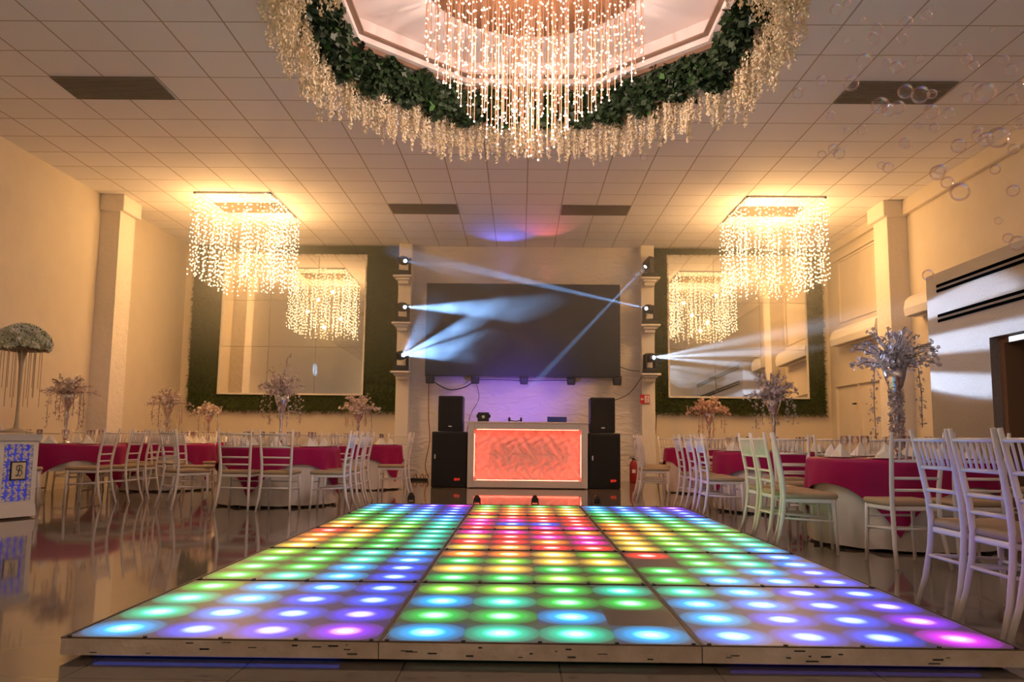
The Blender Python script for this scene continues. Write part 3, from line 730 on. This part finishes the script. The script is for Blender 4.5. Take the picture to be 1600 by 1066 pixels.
# ---------------------------------------------------------------- chairs
def make_chair():
    t = thing('banquet_chair', 'x', 'chair')
    H = .945
    def post(s):
        return [(s*.195, -.27, 0), (s*.182, -.225, .15), (s*.170, -.195, .32), (s*.168, -.185, .44), (s*.172, -.195, .58), (s*.18, -.222, .74), (s*.192, -.262, H)]
    for s in (-1, 1):
        bm = NB(); tube(bm, post(s), [.0135, .0155, .017, .0175, .017, .016, .0125], 10); obj('rear_leg', bm, M['chair'], t, True)
        bm = NB(); tube(bm, [(s*.185, .20, 0), (s*.178, .19, .2), (s*.175, .18, .425)], [.0125, .0155, .0165], 10); obj('front_leg', bm, M['chair'], t, True)
    bm = NB()
    def yb(z):
        P = post(1)
        for a, b in zip(P, P[1:]):
            if a[2] <= z <= b[2]:
                f = (z-a[2])/(b[2]-a[2]); return a[1]+(b[1]-a[1])*f, a[0]+(b[0]-a[0])*f
    for z in (.89, .743, .622, .538):
        y, x = yb(z); tube(bm, [(-x, y, z), (x, y, z)], .0105, 8)
    for k in range(6):
        x = -.125+k*.05; y1, _ = yb(.743); y2, _ = yb(.89); tube(bm, [(x, y1, .743), (x, y2, .89)], [.0085, .0075], 6)
    obj('backrest', bm, M['chair'], t, True)
    bm = NB()
    for s in (-1, 1):
        tube(bm, [(s*.175, -.20, .27), (s*.18, .195, .25)], .0095, 8)
    tube(bm, [(-.175, -.205, .27), (.175, -.205, .27)], .0095, 8); tube(bm, [(-.18, .193, .24), (.18, .193, .24)], .0095, 8); tube(bm, [(-.18, .193, .33), (.18, .193, .33)], .0085, 8)
    obj('stretchers', bm, M['chair'], t, True)
    bm = NB(); box(bm, -.185, .185, -.19, .205, .392, .425, bev=.01); obj('seat_frame', bm, M['chair'], t)
    bm = NB(); box(bm, -.195, .195, -.185, .215, .425, .468, bev=.018)
    obj('seat_cushion', bm, M['cushion'], t, True)
    return t
E_, N_, W_, S_ = -PI/2, 0, PI/2, PI      # direction the sitter faces: east +X, north +Y (away), west -X, south (towards camera)
first = make_chair(); used = [False]
def chair(x, y, rz, label, group=None):
    if not used[0]: o = first; used[0] = True; o.location = (x, y, 0); o.rotation_euler = (0, 0, rz)
    else: o = dup(first, (x, y, 0), rz)
    o['label'] = label
    o['group'] = 'white banquet chairs around the tables'
    return o
CH = [
 (2.43, 4.47, E_, 'white chair glowing violet at right, farthest of the three nearest the camera'),
 (2.43, 4.05, E_, 'white chair glowing violet at right, middle of the three nearest the camera'),
 (2.44, 3.63, E_, 'white chair cut by the right edge of the picture, nearest of all chairs'),
 (2.79, 6.19, .06, 'white chair seen from behind, just left of the farthest violet chair'),
 (3.24, 6.17, 0, 'white chair seen from behind between the two complete violet chairs'),
 (2.33, 7.76, E_, 'white chair tinted green beside the platform, farthest of a row of three'),
 (2.33, 7.32, E_, 'white chair tinted green beside the platform, middle of a row of three'),
 (2.33, 6.86, E_-.25, 'white chair tinted pale green beside the platform, nearest of three with whole seat in view'),
 (2.85, 8.62, S_, 'white chair on the far side of the big right table, left one'),
 (3.33, 8.72, S_, 'white chair on the far side of the big right table, middle one'),
 (3.80, 8.62, S_, 'white chair on the far side of the big right table, right one'),
 (2.27, 10.80, E_, 'white chair tinted blue beside the platform, farthest of the blue three'),
 (2.27, 10.10, E_, 'white chair tinted blue beside the platform, middle of the blue three'),
 (2.27, 9.50, E_, 'white chair tinted blue beside the platform, nearest of the blue three'),
 (3.02, 9.58, 0, 'plain white chair seen from behind just right of the pale green chair back'),
 (4.30, 10.75, W_, 'white chair at the right end of the table under the pale lilac blossom'),
 (2.90, 11.98, S_, 'white chair on the far side of the table with lilac blossom, left one'),
 (3.40, 12.02, S_, 'white chair on the far side of the table with lilac blossom, middle one'),
 (3.90, 11.92, S_, 'white chair on the far side of the table with lilac blossom, right one'),
 (1.95, 12.35, E_, 'white chair edge-on before the exit sign column, nearest of that row'),
 (2.08, 13.05, E_, 'white chair edge-on before the exit sign column, middle of that row'),
 (2.22, 13.80, E_, 'white chair edge-on before the exit sign column, farthest of that row'),
 (2.95, 13.25, 0, 'white chair at the near side of the peach blossom table, left one'),
 (3.50, 13.25, 0, 'white chair at the near side of the peach blossom table, right one'),
 (2.80, 15.60, S_, 'white chair behind the peach blossom table, left one'),
 (3.30, 15.70, S_, 'white chair behind the peach blossom table, middle one'),
 (3.80, 15.60, S_, 'white chair behind the peach blossom table, right one'),
 (4.65, 7.9, W_, 'white chair at the right end of the big right table'),
 # left side
 (-3.31, 9.94, 0, 'white chair seen from behind at the nearest left table, left of two'),
 (-2.83, 9.94, 0, 'white chair seen from behind at the nearest left table, right of two'),
 (-4.02, 10.10, -.7, 'white chair turned slightly at the left corner of the nearest left table'),
 (-2.26, 10.08, W_, 'bluish white chair side-on beside the platform at left, nearest of the row'),
 (-2.27, 10.80, W_, 'bluish white chair side-on beside the platform at left, middle of the row'),
 (-2.32, 11.60, W_, 'bluish white chair side-on beside the platform at left, farthest of the row'),
 (-3.65, 12.15, S_, 'white chair behind the nearest left table, left one'),
 (-3.15, 12.22, S_, 'white chair behind the nearest left table, middle one'),
 (-2.65, 12.15, S_, 'white chair behind the nearest left table, right one'),
 (-4.40, 11.35, E_, 'white chair at the left end of the nearest left table'),
 (-1.87, 12.50, W_, 'lone white chair facing left near the left column, floor lamp at its foot'),
 (-3.00, 13.20, 0, 'white chair before the pink blossom table near the left column'),
 (-3.30, 15.62, S_, 'white chair behind the pink blossom table near the left column, left one'),
 (-2.80, 15.70, S_, 'white chair behind the pink blossom table near the left column, middle one'),
 (-2.30, 15.62, S_, 'white chair behind the pink blossom table near the left column, right one'),
 (-3.80, 14.40, E_, 'white chair at the left end of the pink blossom table'),
 (-5.98, 10.05, -1.1, 'white chair half hidden behind the white pedestal at far left'),
 (-5.42, 10.55, W_, 'white chair side-on right of the pedestal, nearest of that row'),
 (-5.33, 11.10, W_, 'white chair side-on right of the pedestal, middle of that row'),
 (-5.32, 11.65, W_, 'white chair side-on right of the pedestal, farthest of that row'),
 (-6.80, 12.75, S_, 'white chair behind the leftmost table, left one'),
 (-6.30, 12.82, S_, 'white chair behind the leftmost table, middle one'),
 (-5.80, 12.72, S_, 'white chair behind the leftmost table, right one'),
 (-5.30, 12.62, 0, 'white chair before the second table from the left'),
 (-4.68, 13.15, W_-.3, 'white chair at the right front of the second table from the left'),
 (-4.62, 13.85, W_, 'white chair at the right end of the second table from the left'),
 (-6.20, 14.90, S_, 'white chair behind the second table from the left, left one'),
 (-5.70, 14.92, S_, 'white chair behind the second table from the left, right one'),
 (-6.40, 17.20, S_, 'white chair against the back wall under the left mirror, left one'),
 (-5.90, 17.22, S_, 'white chair against the back wall under the left mirror, middle one'),
 (-5.40, 17.20, S_, 'white chair against the back wall under the left mirror, right one'),
 (-4.85, 15.95, W_, 'white chair at the right end of the smallest-looking rear left table'),
]
for c_ in CH: chair(*c_)

# ---------------------------------------------------------------- tables
TZ = .73; TR = .74
def make_table():
    t = thing('round_table', 'x', 'table')
    bm = NB(); lathe(bm, [(0, TZ-.04), (TR, TZ-.04), (TR, TZ-.01), (0, TZ-.01)], 40); obj('tabletop', bm, M['tabletop'], t)
    for s in (-1, 1):
        bm = NB(); tube(bm, [(s*.4, -.3, 0), (s*.35, -.3, TZ-.04)], .014, 8); tube(bm, [(s*.4, .3, 0), (s*.35, .3, TZ-.04)], .014, 8); tube(bm, [(s*.39, -.3, .12), (s*.39, .3, .12)], .012, 8)
        obj('leg_frame', bm, M['metal'], t)
    return t
def cloth_mesh(zb, seed):
    rn = random.Random(seed); n = 160; bm = NB(); ph = [rn.uniform(0, 6.28) for _ in range(4)]
    rows = []
    for r in (0, .4, TR-.01): rows.append([(r, TZ-.006)]*n)
    for i in range(1, 12):
        f = i/11; row = []
        for k in range(n):
            a = 2*PI*k/n
            fold = math.sin(a*13+ph[0])*.5+math.sin(a*21+ph[1])*.3+math.sin(a*8+ph[2])*.3
            row.append((TR+.006+.004*i/11+.055*f*(fold*.6+.2)*min(1, f*2), TZ-.006-(TZ-zb)*f+.01*fold*f))
        rows.append(row)
    V = [[bm.verts.new((max(r, .001)*math.cos(2*PI*k/n), max(r, .001)*math.sin(2*PI*k/n), z)) for k, (r, z) in enumerate(row)] for row in rows]
    for i in range(len(V)-1):
        for k in range(n): bm.faces.new((V[i][k], V[i+1][k], V[i+1][(k+1) % n], V[i][(k+1) % n]))
    for f in bm.faces: f.smooth = True
    me = bpy.data.meshes.new('tablecloth'); bm.to_mesh(me); bm.free(); me.materials.append(M['linen']); return me
def overlay_mesh(seed, half=.94):
    rn = random.Random(seed); n = 160; bm = NB(); ph = [rn.uniform(0, 6.28) for _ in range(3)]
    V = []
    for i in range(20):
        row = []
        for k in range(n):
            a = 2*PI*k/n; ca, sa = abs(math.cos(a)), abs(math.sin(a)); d = half/max(ca, sa); over = d-TR
            if i < 4: r = (TR+.012)*(i/3); z = TZ+.004
            else:
                f = (i-3)/16; cn = (min(ca, sa)/max(ca, sa))
                fold = math.sin(a*16+ph[0])*.4+math.sin(a*9+ph[1])*.4
                r = TR+.030+.075*f*(.25+.30*fold+.5*cn*cn*math.cos((a % (PI/2)-PI/4)*14)); z = TZ-.0-over*f*1.02-.02*(1-f)*f
                r = max(r, TR+.026)
            row.append((r, z))
        V.append([bm.verts.new((max(r, .001)*math.cos(2*PI*k/n), max(r, .001)*math.sin(2*PI*k/n), z)) for k, (r, z) in enumerate(row)])
    for i in range(len(V)-1):
        for k in range(n): bm.faces.new((V[i][k], V[i+1][k], V[i+1][(k+1) % n], V[i][(k+1) % n]))
    for f in bm.faces: f.smooth = True
    me = bpy.data.meshes.new('table_overlay'); bm.to_mesh(me); bm.free(); me.materials.append(M['magenta']); return me
CM = [cloth_mesh(.03, 1), cloth_mesh(.03, 2)]; CMs = cloth_mesh(.40, 3); OM = [overlay_mesh(1), overlay_mesh(2)]

# place-setting prototypes
def make_goblet():
    bm = NB(); lathe(bm, [(.034, 0), (.034, .003), (.005, .008), (.004, .09), (.02, .11), (.036, .14), (.034, .19), (.031, .19), (.032, .14), (.001, .112)], 14)
    return obj('wine_glass', bm, M['clear'])
def make_napkin():
    bm = NB(); p = [(-.085, -.05, 0), (.085, -.05, 0), (.07, .06, 0), (-.07, .06, 0)]
    v = [bm.verts.new(q) for q in p]; a = bm.verts.new((-.012, .0, .115)); b = bm.verts.new((.014, .005, .105)); c = bm.verts.new((0, -.045, .06))
    for f in ((v[0], v[1], c), (v[0], c, a), (c, v[1], b), (c, b, a), (v[1], v[2], b), (v[2], v[3], a, b), (v[3], v[0], a), (v[3], v[2], v[1], v[0])): bm.faces.new(f)
    return obj('folded_napkin', bm, M['napkin'])
def make_charger():
    bm = NB(); lathe(bm, [(.001, .004), (.10, .004), (.15, .012), (.152, .008), (.10, 0), (.001, 0)], 28); return obj('charger_plate', bm, M['silver'])

TABLES = [  # x, y, overlay turn, vase kind, description
 (3.33, 7.42, .35, 'tall', 'big right table with the tallest centrepiece', CM[0]),
 (3.26, 10.78, .9, 'lilac', 'table under the pale lilac blossom right of the booth', CM[1]),
 (3.25, 14.40, .2, 'peach', 'peach blossom table under the right mirror', CM[0]),
 (3.52, 4.35, .55, None, 'table at the right edge of the picture', CM[1]),
 (-3.15, 10.98, .62, 'wild', 'nearest left table with the wild pink branches', CM[1]),
 (-2.80, 14.42, .3, 'pink', 'pink blossom table near the left column', CM[0]),
 (-6.25, 11.45, .75, 'broad', 'leftmost table right of the pedestal', CMs),
 (-5.78, 13.62, .5, 'spread', 'second table from the left', CM[0]),
 (-5.98, 15.98, .1, 'round', 'rear left table before the left mirror', CM[1]),
]
t0 = make_table(); g0 = make_goblet(); n0 = make_napkin(); c0 = make_charger(); fst = True
for (x, y, a, vk, desc, cm) in TABLES:
    if fst: tt = t0; tt.location = (x, y, 0)
    else: tt = dup(t0, (x, y, 0))
    tt['label'] = 'round folding table under cloths, '+desc; tt['group'] = 'round banquet tables'
    o = bpy.data.objects.new('tablecloth', cm); COL.objects.link(o); o.location = (x, y, 0); o.rotation_euler = (0, 0, a*2); tag(o, 'white linen tablecloth on the '+desc, 'tablecloth', 'white tablecloths')
    o = bpy.data.objects.new('table_overlay', OM[int(a*10) % 2]); COL.objects.link(o); o.location = (x, y, 0); o.rotation_euler = (0, 0, a); tag(o, 'square magenta satin overlay on the '+desc, 'tablecloth', 'magenta overlays')
    for k in range(8):
        b = 2*PI*k/8+.2; r = .52
        for pr_, nm, cat, off, rr_, zz in ((c0, 'silver charger plate on the ', 'plate', 0, .56, .006), (n0, 'white folded napkin on the ', 'napkin', 0, .56, .016), (g0, 'wine glass on the ', 'glass', .33, .44, .006)):
            q = pr_ if fst and k == 0 else pr_.copy()
            if not (fst and k == 0): COL.objects.link(q)
            q.location = (x+rr_*math.cos(b+off), y+rr_*math.sin(b+off), TZ+zz); q.rotation_euler = (0, 0, b+PI/2)
            tag(q, nm+desc, cat, {'plate': 'charger plates on the ', 'napkin': 'folded napkins on the ', 'glass': 'wine glasses on the '}[cat]+desc)
    fst = False

# ---------------------------------------------------------------- centrepieces
def blossom(bm, p, s, rn, mi=0):
    ax = Vector((rn.uniform(-1, 1), rn.uniform(-1, 1), rn.uniform(-.3, 1))).normalized()
    u = ax.orthogonal().normalized(); v = ax.cross(u); c = bm.verts.new(p)
    for k in range(5):
        a = 2*PI*k/5+rn.uniform(-.2, .2); d = u*math.cos(a)+v*math.sin(a); e = u*math.cos(a+.55)+v*math.sin(a+.55); g = u*math.cos(a-.55)+v*math.sin(a-.55)
        f = bm.faces.new([c, bm.verts.new(p+g*s*.65+ax*s*.15), bm.verts.new(p+d*s+ax*s*.28), bm.verts.new(p+e*s*.65+ax*s*.15)]); f.material_index = mi
def branch(pts, rn, dens, s, taper=True):
    bm = NB(); tube(bm, pts, .0035, 4, mi=1)
    P = [Vector(p) for p in pts]
    for i in range(len(P)-1):
        L_ = (P[i+1]-P[i]).length; n = max(1, int(L_*dens))
        for k in range(n):
            f = (k+rn.random())/n; q = P[i].lerp(P[i+1], f)+Vector((rn.gauss(0, .020), rn.gauss(0, .020), rn.gauss(0, .020)))
            blossom(bm, q, s*rn.uniform(.7, 1.15), rn)
    return bm
VK = {  # vase height, spread, rise, droop strings, branches, petal, blossom size
 'tall': dict(h=.80, sp=.50, up=.46, dn=.62, nb=26, nd=2, pm='petalg', s=.024, wrap=True),
 'lilac': dict(h=.68, sp=.44, up=.42, dn=.42, nb=24, nd=6, pm='petalg', s=.024, wrap=False),
 'peach': dict(h=.62, sp=.42, up=.36, dn=.42, nb=24, nd=6, pm='petalp', s=.030, wrap=False),
 'wild': dict(h=.68, sp=.36, up=.52, dn=.42, nb=18, nd=7, pm='petal', s=.024, wrap=False),
 'pink': dict(h=.58, sp=.44, up=.34, dn=.38, nb=22, nd=6, pm='petal', s=.030, wrap=False),
 'broad': dict(h=.70, sp=.46, up=.34, dn=.52, nb=22, nd=8, pm='petal', s=.024, wrap=False),
 'spread': dict(h=.64, sp=.42, up=.36, dn=.45, nb=20, nd=6, pm='petal', s=.023, wrap=False),
 'round': dict(h=.56, sp=.34, up=.24, dn=.42, nb=22, nd=4, pm='petal', s=.030, wrap=False)}
VL = {'tall': 'tallest trumpet vase centrepiece with grey blossom, stem wrapped in flowers, on the big right table',
      'lilac': 'silver trumpet vase with pale lilac blossom branches in front of the right mirror',
      'peach': 'silver trumpet vase with a peach fan of blossom near the exit sign',
      'wild': 'silver trumpet vase with unruly upright pink branches before the left mirror centre',
      'pink': 'silver trumpet vase with pink blossom nearest the left column',
      'broad': 'silver trumpet vase with broad drooping blossom next to the pedestal at far left',
      'spread': 'trumpet vase with thin spreading twigs before the bare left wall corner',
      'round': 'trumpet vase with compact rounded blossom at the lower left corner of the left mirror'}
for ti, (x, y, a, vk, desc, cm) in enumerate(TABLES):
    if not vk: continue
    k_ = VK[vk]; rn = random.Random(ti*13+5); h = k_['h']
    t = thing('flower_centrepiece', VL[vk], 'centrepiece', (x, y, TZ+.006), group='trumpet vase centrepieces')
    bm = NB(); lathe(bm, [(.001, 0), (.10, 0), (.10, .012), (.03, .03), (.022, .06), (.04, .085), (.02, .11), (.017, h*.30), (.022, h*.48), (.034, h*.54), (.022, h*.60), (.03, h*.68), (.055, h*.76), (.085, h*.88), (.105, h), (.10, h), (.05, h*.80), (.001, h*.76)], 20)
    obj('vase', bm, M['silver'], t)
    pm = [M[k_['pm']], M['stem']]
    for b in range(k_['nb']):
        an = 2*PI*b/k_['nb']+rn.uniform(-.25, .25); el = rn.random(); R_ = k_['sp']*(.35+.65*(1-el))*rn.uniform(.8, 1.08); up = k_['up']*(.25+.75*el)*rn.uniform(.85, 1.1)
        if vk == 'wild' and b in (3, 4): up *= 1.25
        sag = .05*(1-el)
        pts = [(R_*f*math.cos(an+.25*f), R_*f*math.sin(an+.25*f), h-.03+up*(1.5*f-.6*f*f)-sag*f*f*f*2) for f in (0.03, .25, .5, .75, 1)]
        obj('flower_branch', branch(pts, rn, 78, k_['s']*1.02), pm, t)
    for b in range(k_['nd']):
        an = 2*PI*b/k_['nd']+rn.uniform(-.3, .3); R_ = rn.uniform(.13, .26); L_ = k_['dn']*rn.uniform(.6, 1.05)
        pts = [(R_*.4*math.cos(an), R_*.4*math.sin(an), h+.02), (R_*math.cos(an), R_*math.sin(an), h+.0), (R_*1.08*math.cos(an), R_*1.08*math.sin(an), h-L_*.5), (R_*1.05*math.cos(an), R_*1.05*math.sin(an), h-L_)]
        obj('drooping_strand', branch(pts, rn, 70, .019), pm, t)
    bm = NB()
    for q in range(200):
        an = rn.uniform(0, 2*PI); r = rn.uniform(0, .16); blossom(bm, Vector((r*math.cos(an), r*math.sin(an), h+.01+rn.uniform(0, .20)*(1-r*3))), .026, rn)
    if k_['wrap']:
        for q in range(320):
            z = rn.uniform(.10, h*.76); an = rn.uniform(0, 2*PI); r = .045+rn.uniform(0, .015); blossom(bm, Vector((r*math.cos(an), r*math.sin(an), z)), .022, rn)
    obj('blossom_core', bm, pm, t)

# ---------------------------------------------------------------- pedestal with domed arrangement, far left
PX, PY = -5.52, 8.75
t = thing('display_pedestal', 'white hexagonal pedestal with blue-lit scroll lattice at the far left edge', 'pedestal', (PX, PY, 0), math.radians(-21.7))
HX = [(math.cos(PI/6+k*PI/3+PI/6+PI/6), math.sin(PI/6+k*PI/3+PI/6+PI/6)) for k in range(6)]
def hexp(R0, z0, R1, z1, m, name, R=None):
    bm = NB(); a = [bm.verts.new((x*R0, y*R0, z0)) for x, y in HX]; b = [bm.verts.new((x*R1, y*R1, z1)) for x, y in HX]
    for i in range(6): bm.faces.new((a[i], a[(i+1) % 6], b[(i+1) % 6], b[i]))
    bm.faces.new(a[::-1]); bm.faces.new(b); return obj(name, bm, m, t)
hexp(.46, .02, .45, .14, M['white'], 'plinth'); hexp(.34, .14, .36, .80, M['blue'], 'light_core'); hexp(.47, .80, .48, .862, M['white'], 'cap')
HB, HT = .14, .80
for k in range(6):
    ax, ay = HX[k]; bx, by = HX[(k+1) % 6]; R = .44
    A = Vector((ax*R, ay*R, 0)); B = Vector((bx*R, by*R, 0)); D = (B-A).normalized(); Nn = Vector((D.y, -D.x, 0)); Wd = (B-A).length
    bm = NB()
    def P(u, z, o=0): return A+D*u+Nn*o+Vector((0, 0, z))
    def bar(u0, u1, z0, z1, o0=-.02, o1=0):
        v = [bm.verts.new(P(u, z, o)) for o in (o0, o1) for u, z in ((u0, z0), (u1, z0), (u1, z1), (u0, z1))]
        for q in ((0, 1, 2, 3), (4, 5, 6, 7), (0, 1, 5, 4), (1, 2, 6, 5), (2, 3, 7, 6), (3, 0, 4, 7)): bm.faces.new([v[i] for i in q])
    bar(0, .055, HB, HT); bar(Wd-.055, Wd, HB, HT); bar(.055, Wd-.055, HB, HB+.04); bar(.055, Wd-.055, HT-.04, HT)
    bmesh.ops.recalc_face_normals(bm, faces=bm.faces[:])
    pf = obj('side_panel', bm, M['white'], t)
    bm = NB(); rn = random.Random(7)
    for i in range(5):
        for j in range(11):
            u = .075+i*(Wd-.15)/4; z = HB+.065+j*.053; s = 1 if (i+j) % 2 else -1
            pts = []
            for q in range(9):
                th = q/8*5.2*s+(i*1.3+j); r = .026*(1-q/11); pts.append(P(u+r*math.cos(th), z+r*math.sin(th), -.008))
            tube(bm, pts, .0125, 4)
    obj('scroll_lattice', bm, M['white'], pf)
    # monogram plaque
    zc_ = .49; hw = .075; u = Wd/2
    bm = NB(); bar(u-hw-.012, u+hw+.012, zc_-hw-.022, zc_+hw+.022, 0, .012); bmesh.ops.recalc_face_normals(bm, faces=bm.faces[:]); pq = obj('monogram_plaque', bm, M['black'], t)
    bm = NB(); bar(u-hw, u+hw, zc_-hw-.008, zc_+hw+.008, .0125, .016); bmesh.ops.recalc_face_normals(bm, faces=bm.faces[:]); obj('plaque_face', bm, M['plaque'], pq)
    bm = NB(); rev = -1 if False else 1
    S1 = [(-.035, -.045), (-.02, -.055), (-.004, -.03), (.004, .03), (.002, .058), (-.022, .05), (-.03, .02), (-.01, .0)]
    S2 = [(.0, .052), (.026, .056), (.036, .035), (.02, .012), (.0, .005), (.03, -.002), (.038, -.03), (.015, -.052), (-.02, -.04)]
    for S_pts in (S1, S2): tube(bm, [P(u+rev*p[0], zc_+p[1], .019) for p in S_pts], .0045, 5)
    obj('monogram', bm, M['black'], pq)
o = bm = NB(); lathe(bm, [(.001, .866), (.60, .866), (.605, .872), (.60, .878), (.001, .878)], 48)
o = obj('glass_top', bm, M['clear'], None); tag(o, 'round glass plate on top of the white pedestal', 'glass plate'); o.location = (PX, PY, 0)
t = thing('domed_bouquet_stand', 'tall slim stand with a domed hydrangea bouquet and hanging bead strings on the pedestal', 'centrepiece', (PX+.22, PY, .879))
bm = NB(); lathe(bm, [(.001, 0), (.17, 0), (.17, .012), (.10, .03), (.03, .05), (.02, .12), (.014, .30), (.022, .7), (.045, .87), (.001, .87)], 20); obj('stand', bm, M['pearl'], t)
bm = NB(); lathe(bm, [(.001, .87), (.24, .87), (.245, .885), (.001, .885)], 28); obj('tray', bm, M['brown'], t)
rn = random.Random(3); bm = NB()
for q in range(2400):
    a = rn.uniform(0, 2*PI); el = math.asin(rn.random()**.8) if True else 0; r = .255+.02*math.sin(a*7+el*9)
    p = Vector((r*math.cos(a)*math.cos(el), r*math.sin(a)*math.cos(el), .885+.25*math.sin(el))); blossom(bm, p*1.0, .034, rn, 1 if rn.random() < .05 else 0)
obj('bouquet', bm, [M['hydr'], M['leaf']], t)
bm = NB(); ball(bm, (0, 0, .885), .24, 3, sq=(1, 1, .95)); bmesh.ops.delete(bm, geom=[v for v in bm.verts if v.co.z < .886], context='VERTS'); obj('bouquet_foam', bm, M['hydr'], t)
for q in range(18):
    a = 2*PI*q/18; r = .19 if q % 2 else .13; L_ = (.40, .60, .50)[q % 3]
    bm = NB(); tube(bm, [(r*math.cos(a), r*math.sin(a), .87), (r*math.cos(a), r*math.sin(a), .87-L_)], .003, 4)
    z = .86
    while z > .87-L_: ball(bm, (r*math.cos(a), r*math.sin(a), z), .006, 1); z -= .02
    obj('bead_string', bm, M['pearl'], t)

# ---------------------------------------------------------------- soap bubbles
def ray(x, y): return fw+RR*((x-800)/FPX)+UU*((533-y)/FPX)
rn = random.Random(21); BP = [(1375, 165, 14), (1388, 172, 11), (1415, 143, 12), (1438, 148, 14), (1330, 130, 12), (1403, 168, 11), (1455, 175, 12), (1540, 145, 16), (1500, 300, 15), (1465, 270, 12), (1560, 215, 17),
     (1540, 218, 12), (1388, 262, 9), (1498, 228, 12), (1528, 212, 10), (1347, 203, 8), (1414, 224, 9), (1250, 60, 7), (1247, 145, 9), (1302, 233, 8), (1480, 285, 10), (1583, 298, 10), (1470, 265, 9), (1560, 345, 6),
     (1510, 92, 9), (1522, 102, 8), (1496, 75, 8), (1350, 95, 12), (1365, 60, 10), (1400, 105, 10), (1460, 200, 8), (1590, 380, 12), (1575, 372, 8), (1555, 265, 8), (1450, 430, 9), (1006, 246, 6)]
for k in range(34): BP.append((rn.uniform(1240, 1595), rn.uniform(5, 260), rn.uniform(4, 10)))
bm = NB(); bmesh.ops.create_icosphere(bm, subdivisions=3, radius=1)
for f in bm.faces: f.smooth = True
bme = bpy.data.meshes.new('soap_bubble'); bm.to_mesh(bme); bm.free(); bme.materials.append(M['bubble'])
for k, (x, y, r) in enumerate(BP):
    d = rn.uniform(2.6, 5.2); p = Vector((0, 0, CZ))+ray(x, y)*d
    o = bpy.data.objects.new('soap_bubble', bme); COL.objects.link(o); o.location = p; s = r*d/FPX; o.scale = (s, s, s*rn.uniform(.93, 1))
    zone = 'left of the right ceiling grille' if x < 1310 else 'above the right ceiling grille' if y < 120 else 'before the right ceiling grille' if y < 200 and x < 1480 else 'near the top of the right wall' if y < 330 else 'above the grey cladding'
    size = 'large' if r > 11 else 'medium' if r > 7.5 else 'small'
    tag(o, '%s clear soap bubble drifting %s' % (size, zone), 'bubble', '%s soap bubbles %s' % (size, zone))

# ---------------------------------------------------------------- haze where the beams run
def haze():
    # hangs high in the room: the cloud's underside rises towards the camera
    bm = NB(); pr = [(12.0, 2.9), (17.38, 1.7), (17.38, 4.97), (12.0, 4.97)]
    a = [bm.verts.new((-7.25, y, z)) for y, z in pr]; b = [bm.verts.new((6.05, y, z)) for y, z in pr]
    for i in range(4): bm.faces.new((a[i], a[(i+1) % 4], b[(i+1) % 4], b[i]))
    bm.faces.new(a[::-1]); bm.faces.new(b); bmesh.ops.recalc_face_normals(bm, faces=bm.faces[:])
    m = bpy.data.materials.new('haze_volume'); m.use_nodes = True; N = m.node_tree.nodes; L = m.node_tree.links; N.remove(N['Principled BSDF'])
    s = N.new('ShaderNodeVolumeScatter'); s.inputs['Density'].default_value = .07; s.inputs['Anisotropy'].default_value = .1; s.inputs['Color'].default_value = (.92, .92, .95, 1)
    L.new(s.outputs[0], N['Material Output'].inputs['Volume'])
    tag(obj('stage_haze', bm, m), 'thin stage haze under the ceiling catching the light beams before screen and mirrors', 'haze', kind='stuff')
haze()

def smoke():
    bm = NB(); box(bm, -2.6, 2.2, 12.4, 17.3, 1.6, 4.8)
    m = bpy.data.materials.new('smoke_volume'); m.use_nodes = True; N = m.node_tree.nodes; L = m.node_tree.links; N.remove(N['Principled BSDF'])
    s = N.new('ShaderNodeVolumeScatter'); s.inputs['Anisotropy'].default_value = .1; s.inputs['Color'].default_value = (.92, .94, 1, 1)
    tc = N.new('ShaderNodeTexCoord'); n = N.new('ShaderNodeTexNoise'); n.inputs['Scale'].default_value = .95; n.inputs['Detail'].default_value = 3; n.inputs['Distortion'].default_value = .6
    L.new(tc.outputs['Object'], n.inputs['Vector'])
    mr = N.new('ShaderNodeMapRange'); L.new(n.outputs['Fac'], mr.inputs[0]); mr.inputs[1].default_value = .40; mr.inputs[2].default_value = .68; mr.inputs[3].default_value = .02; mr.inputs[4].default_value = .32
    # thins out towards the edges of the cloud
    vs = N.new('ShaderNodeVectorMath'); vs.operation = 'SUBTRACT'; L.new(tc.outputs['Object'], vs.inputs[0]); vs.inputs[1].default_value = (-.6, 15.6, 3.1)
    vd = N.new('ShaderNodeVectorMath'); vd.operation = 'DIVIDE'; L.new(vs.outputs[0], vd.inputs[0]); vd.inputs[1].default_value = (1.95, 3.0, 1.4)
    ln = N.new('ShaderNodeVectorMath'); ln.operation = 'LENGTH'; L.new(vd.outputs[0], ln.inputs[0])
    m2 = N.new('ShaderNodeMapRange'); L.new(ln.outputs['Value'], m2.inputs[0]); m2.inputs[1].default_value = .2; m2.inputs[2].default_value = 1; m2.inputs[3].default_value = 1; m2.inputs[4].default_value = 0
    mu = N.new('ShaderNodeMath'); mu.operation = 'MULTIPLY'; L.new(mr.outputs[0], mu.inputs[0]); L.new(m2.outputs[0], mu.inputs[1]); L.new(mu.outputs[0], s.inputs['Density'])
    L.new(s.outputs[0], N['Material Output'].inputs['Volume'])
    tag(obj('smoke_cloud', bm, m), 'drifting puff of smoke in front of the left half of the dark screen', 'smoke', kind='stuff')
smoke()
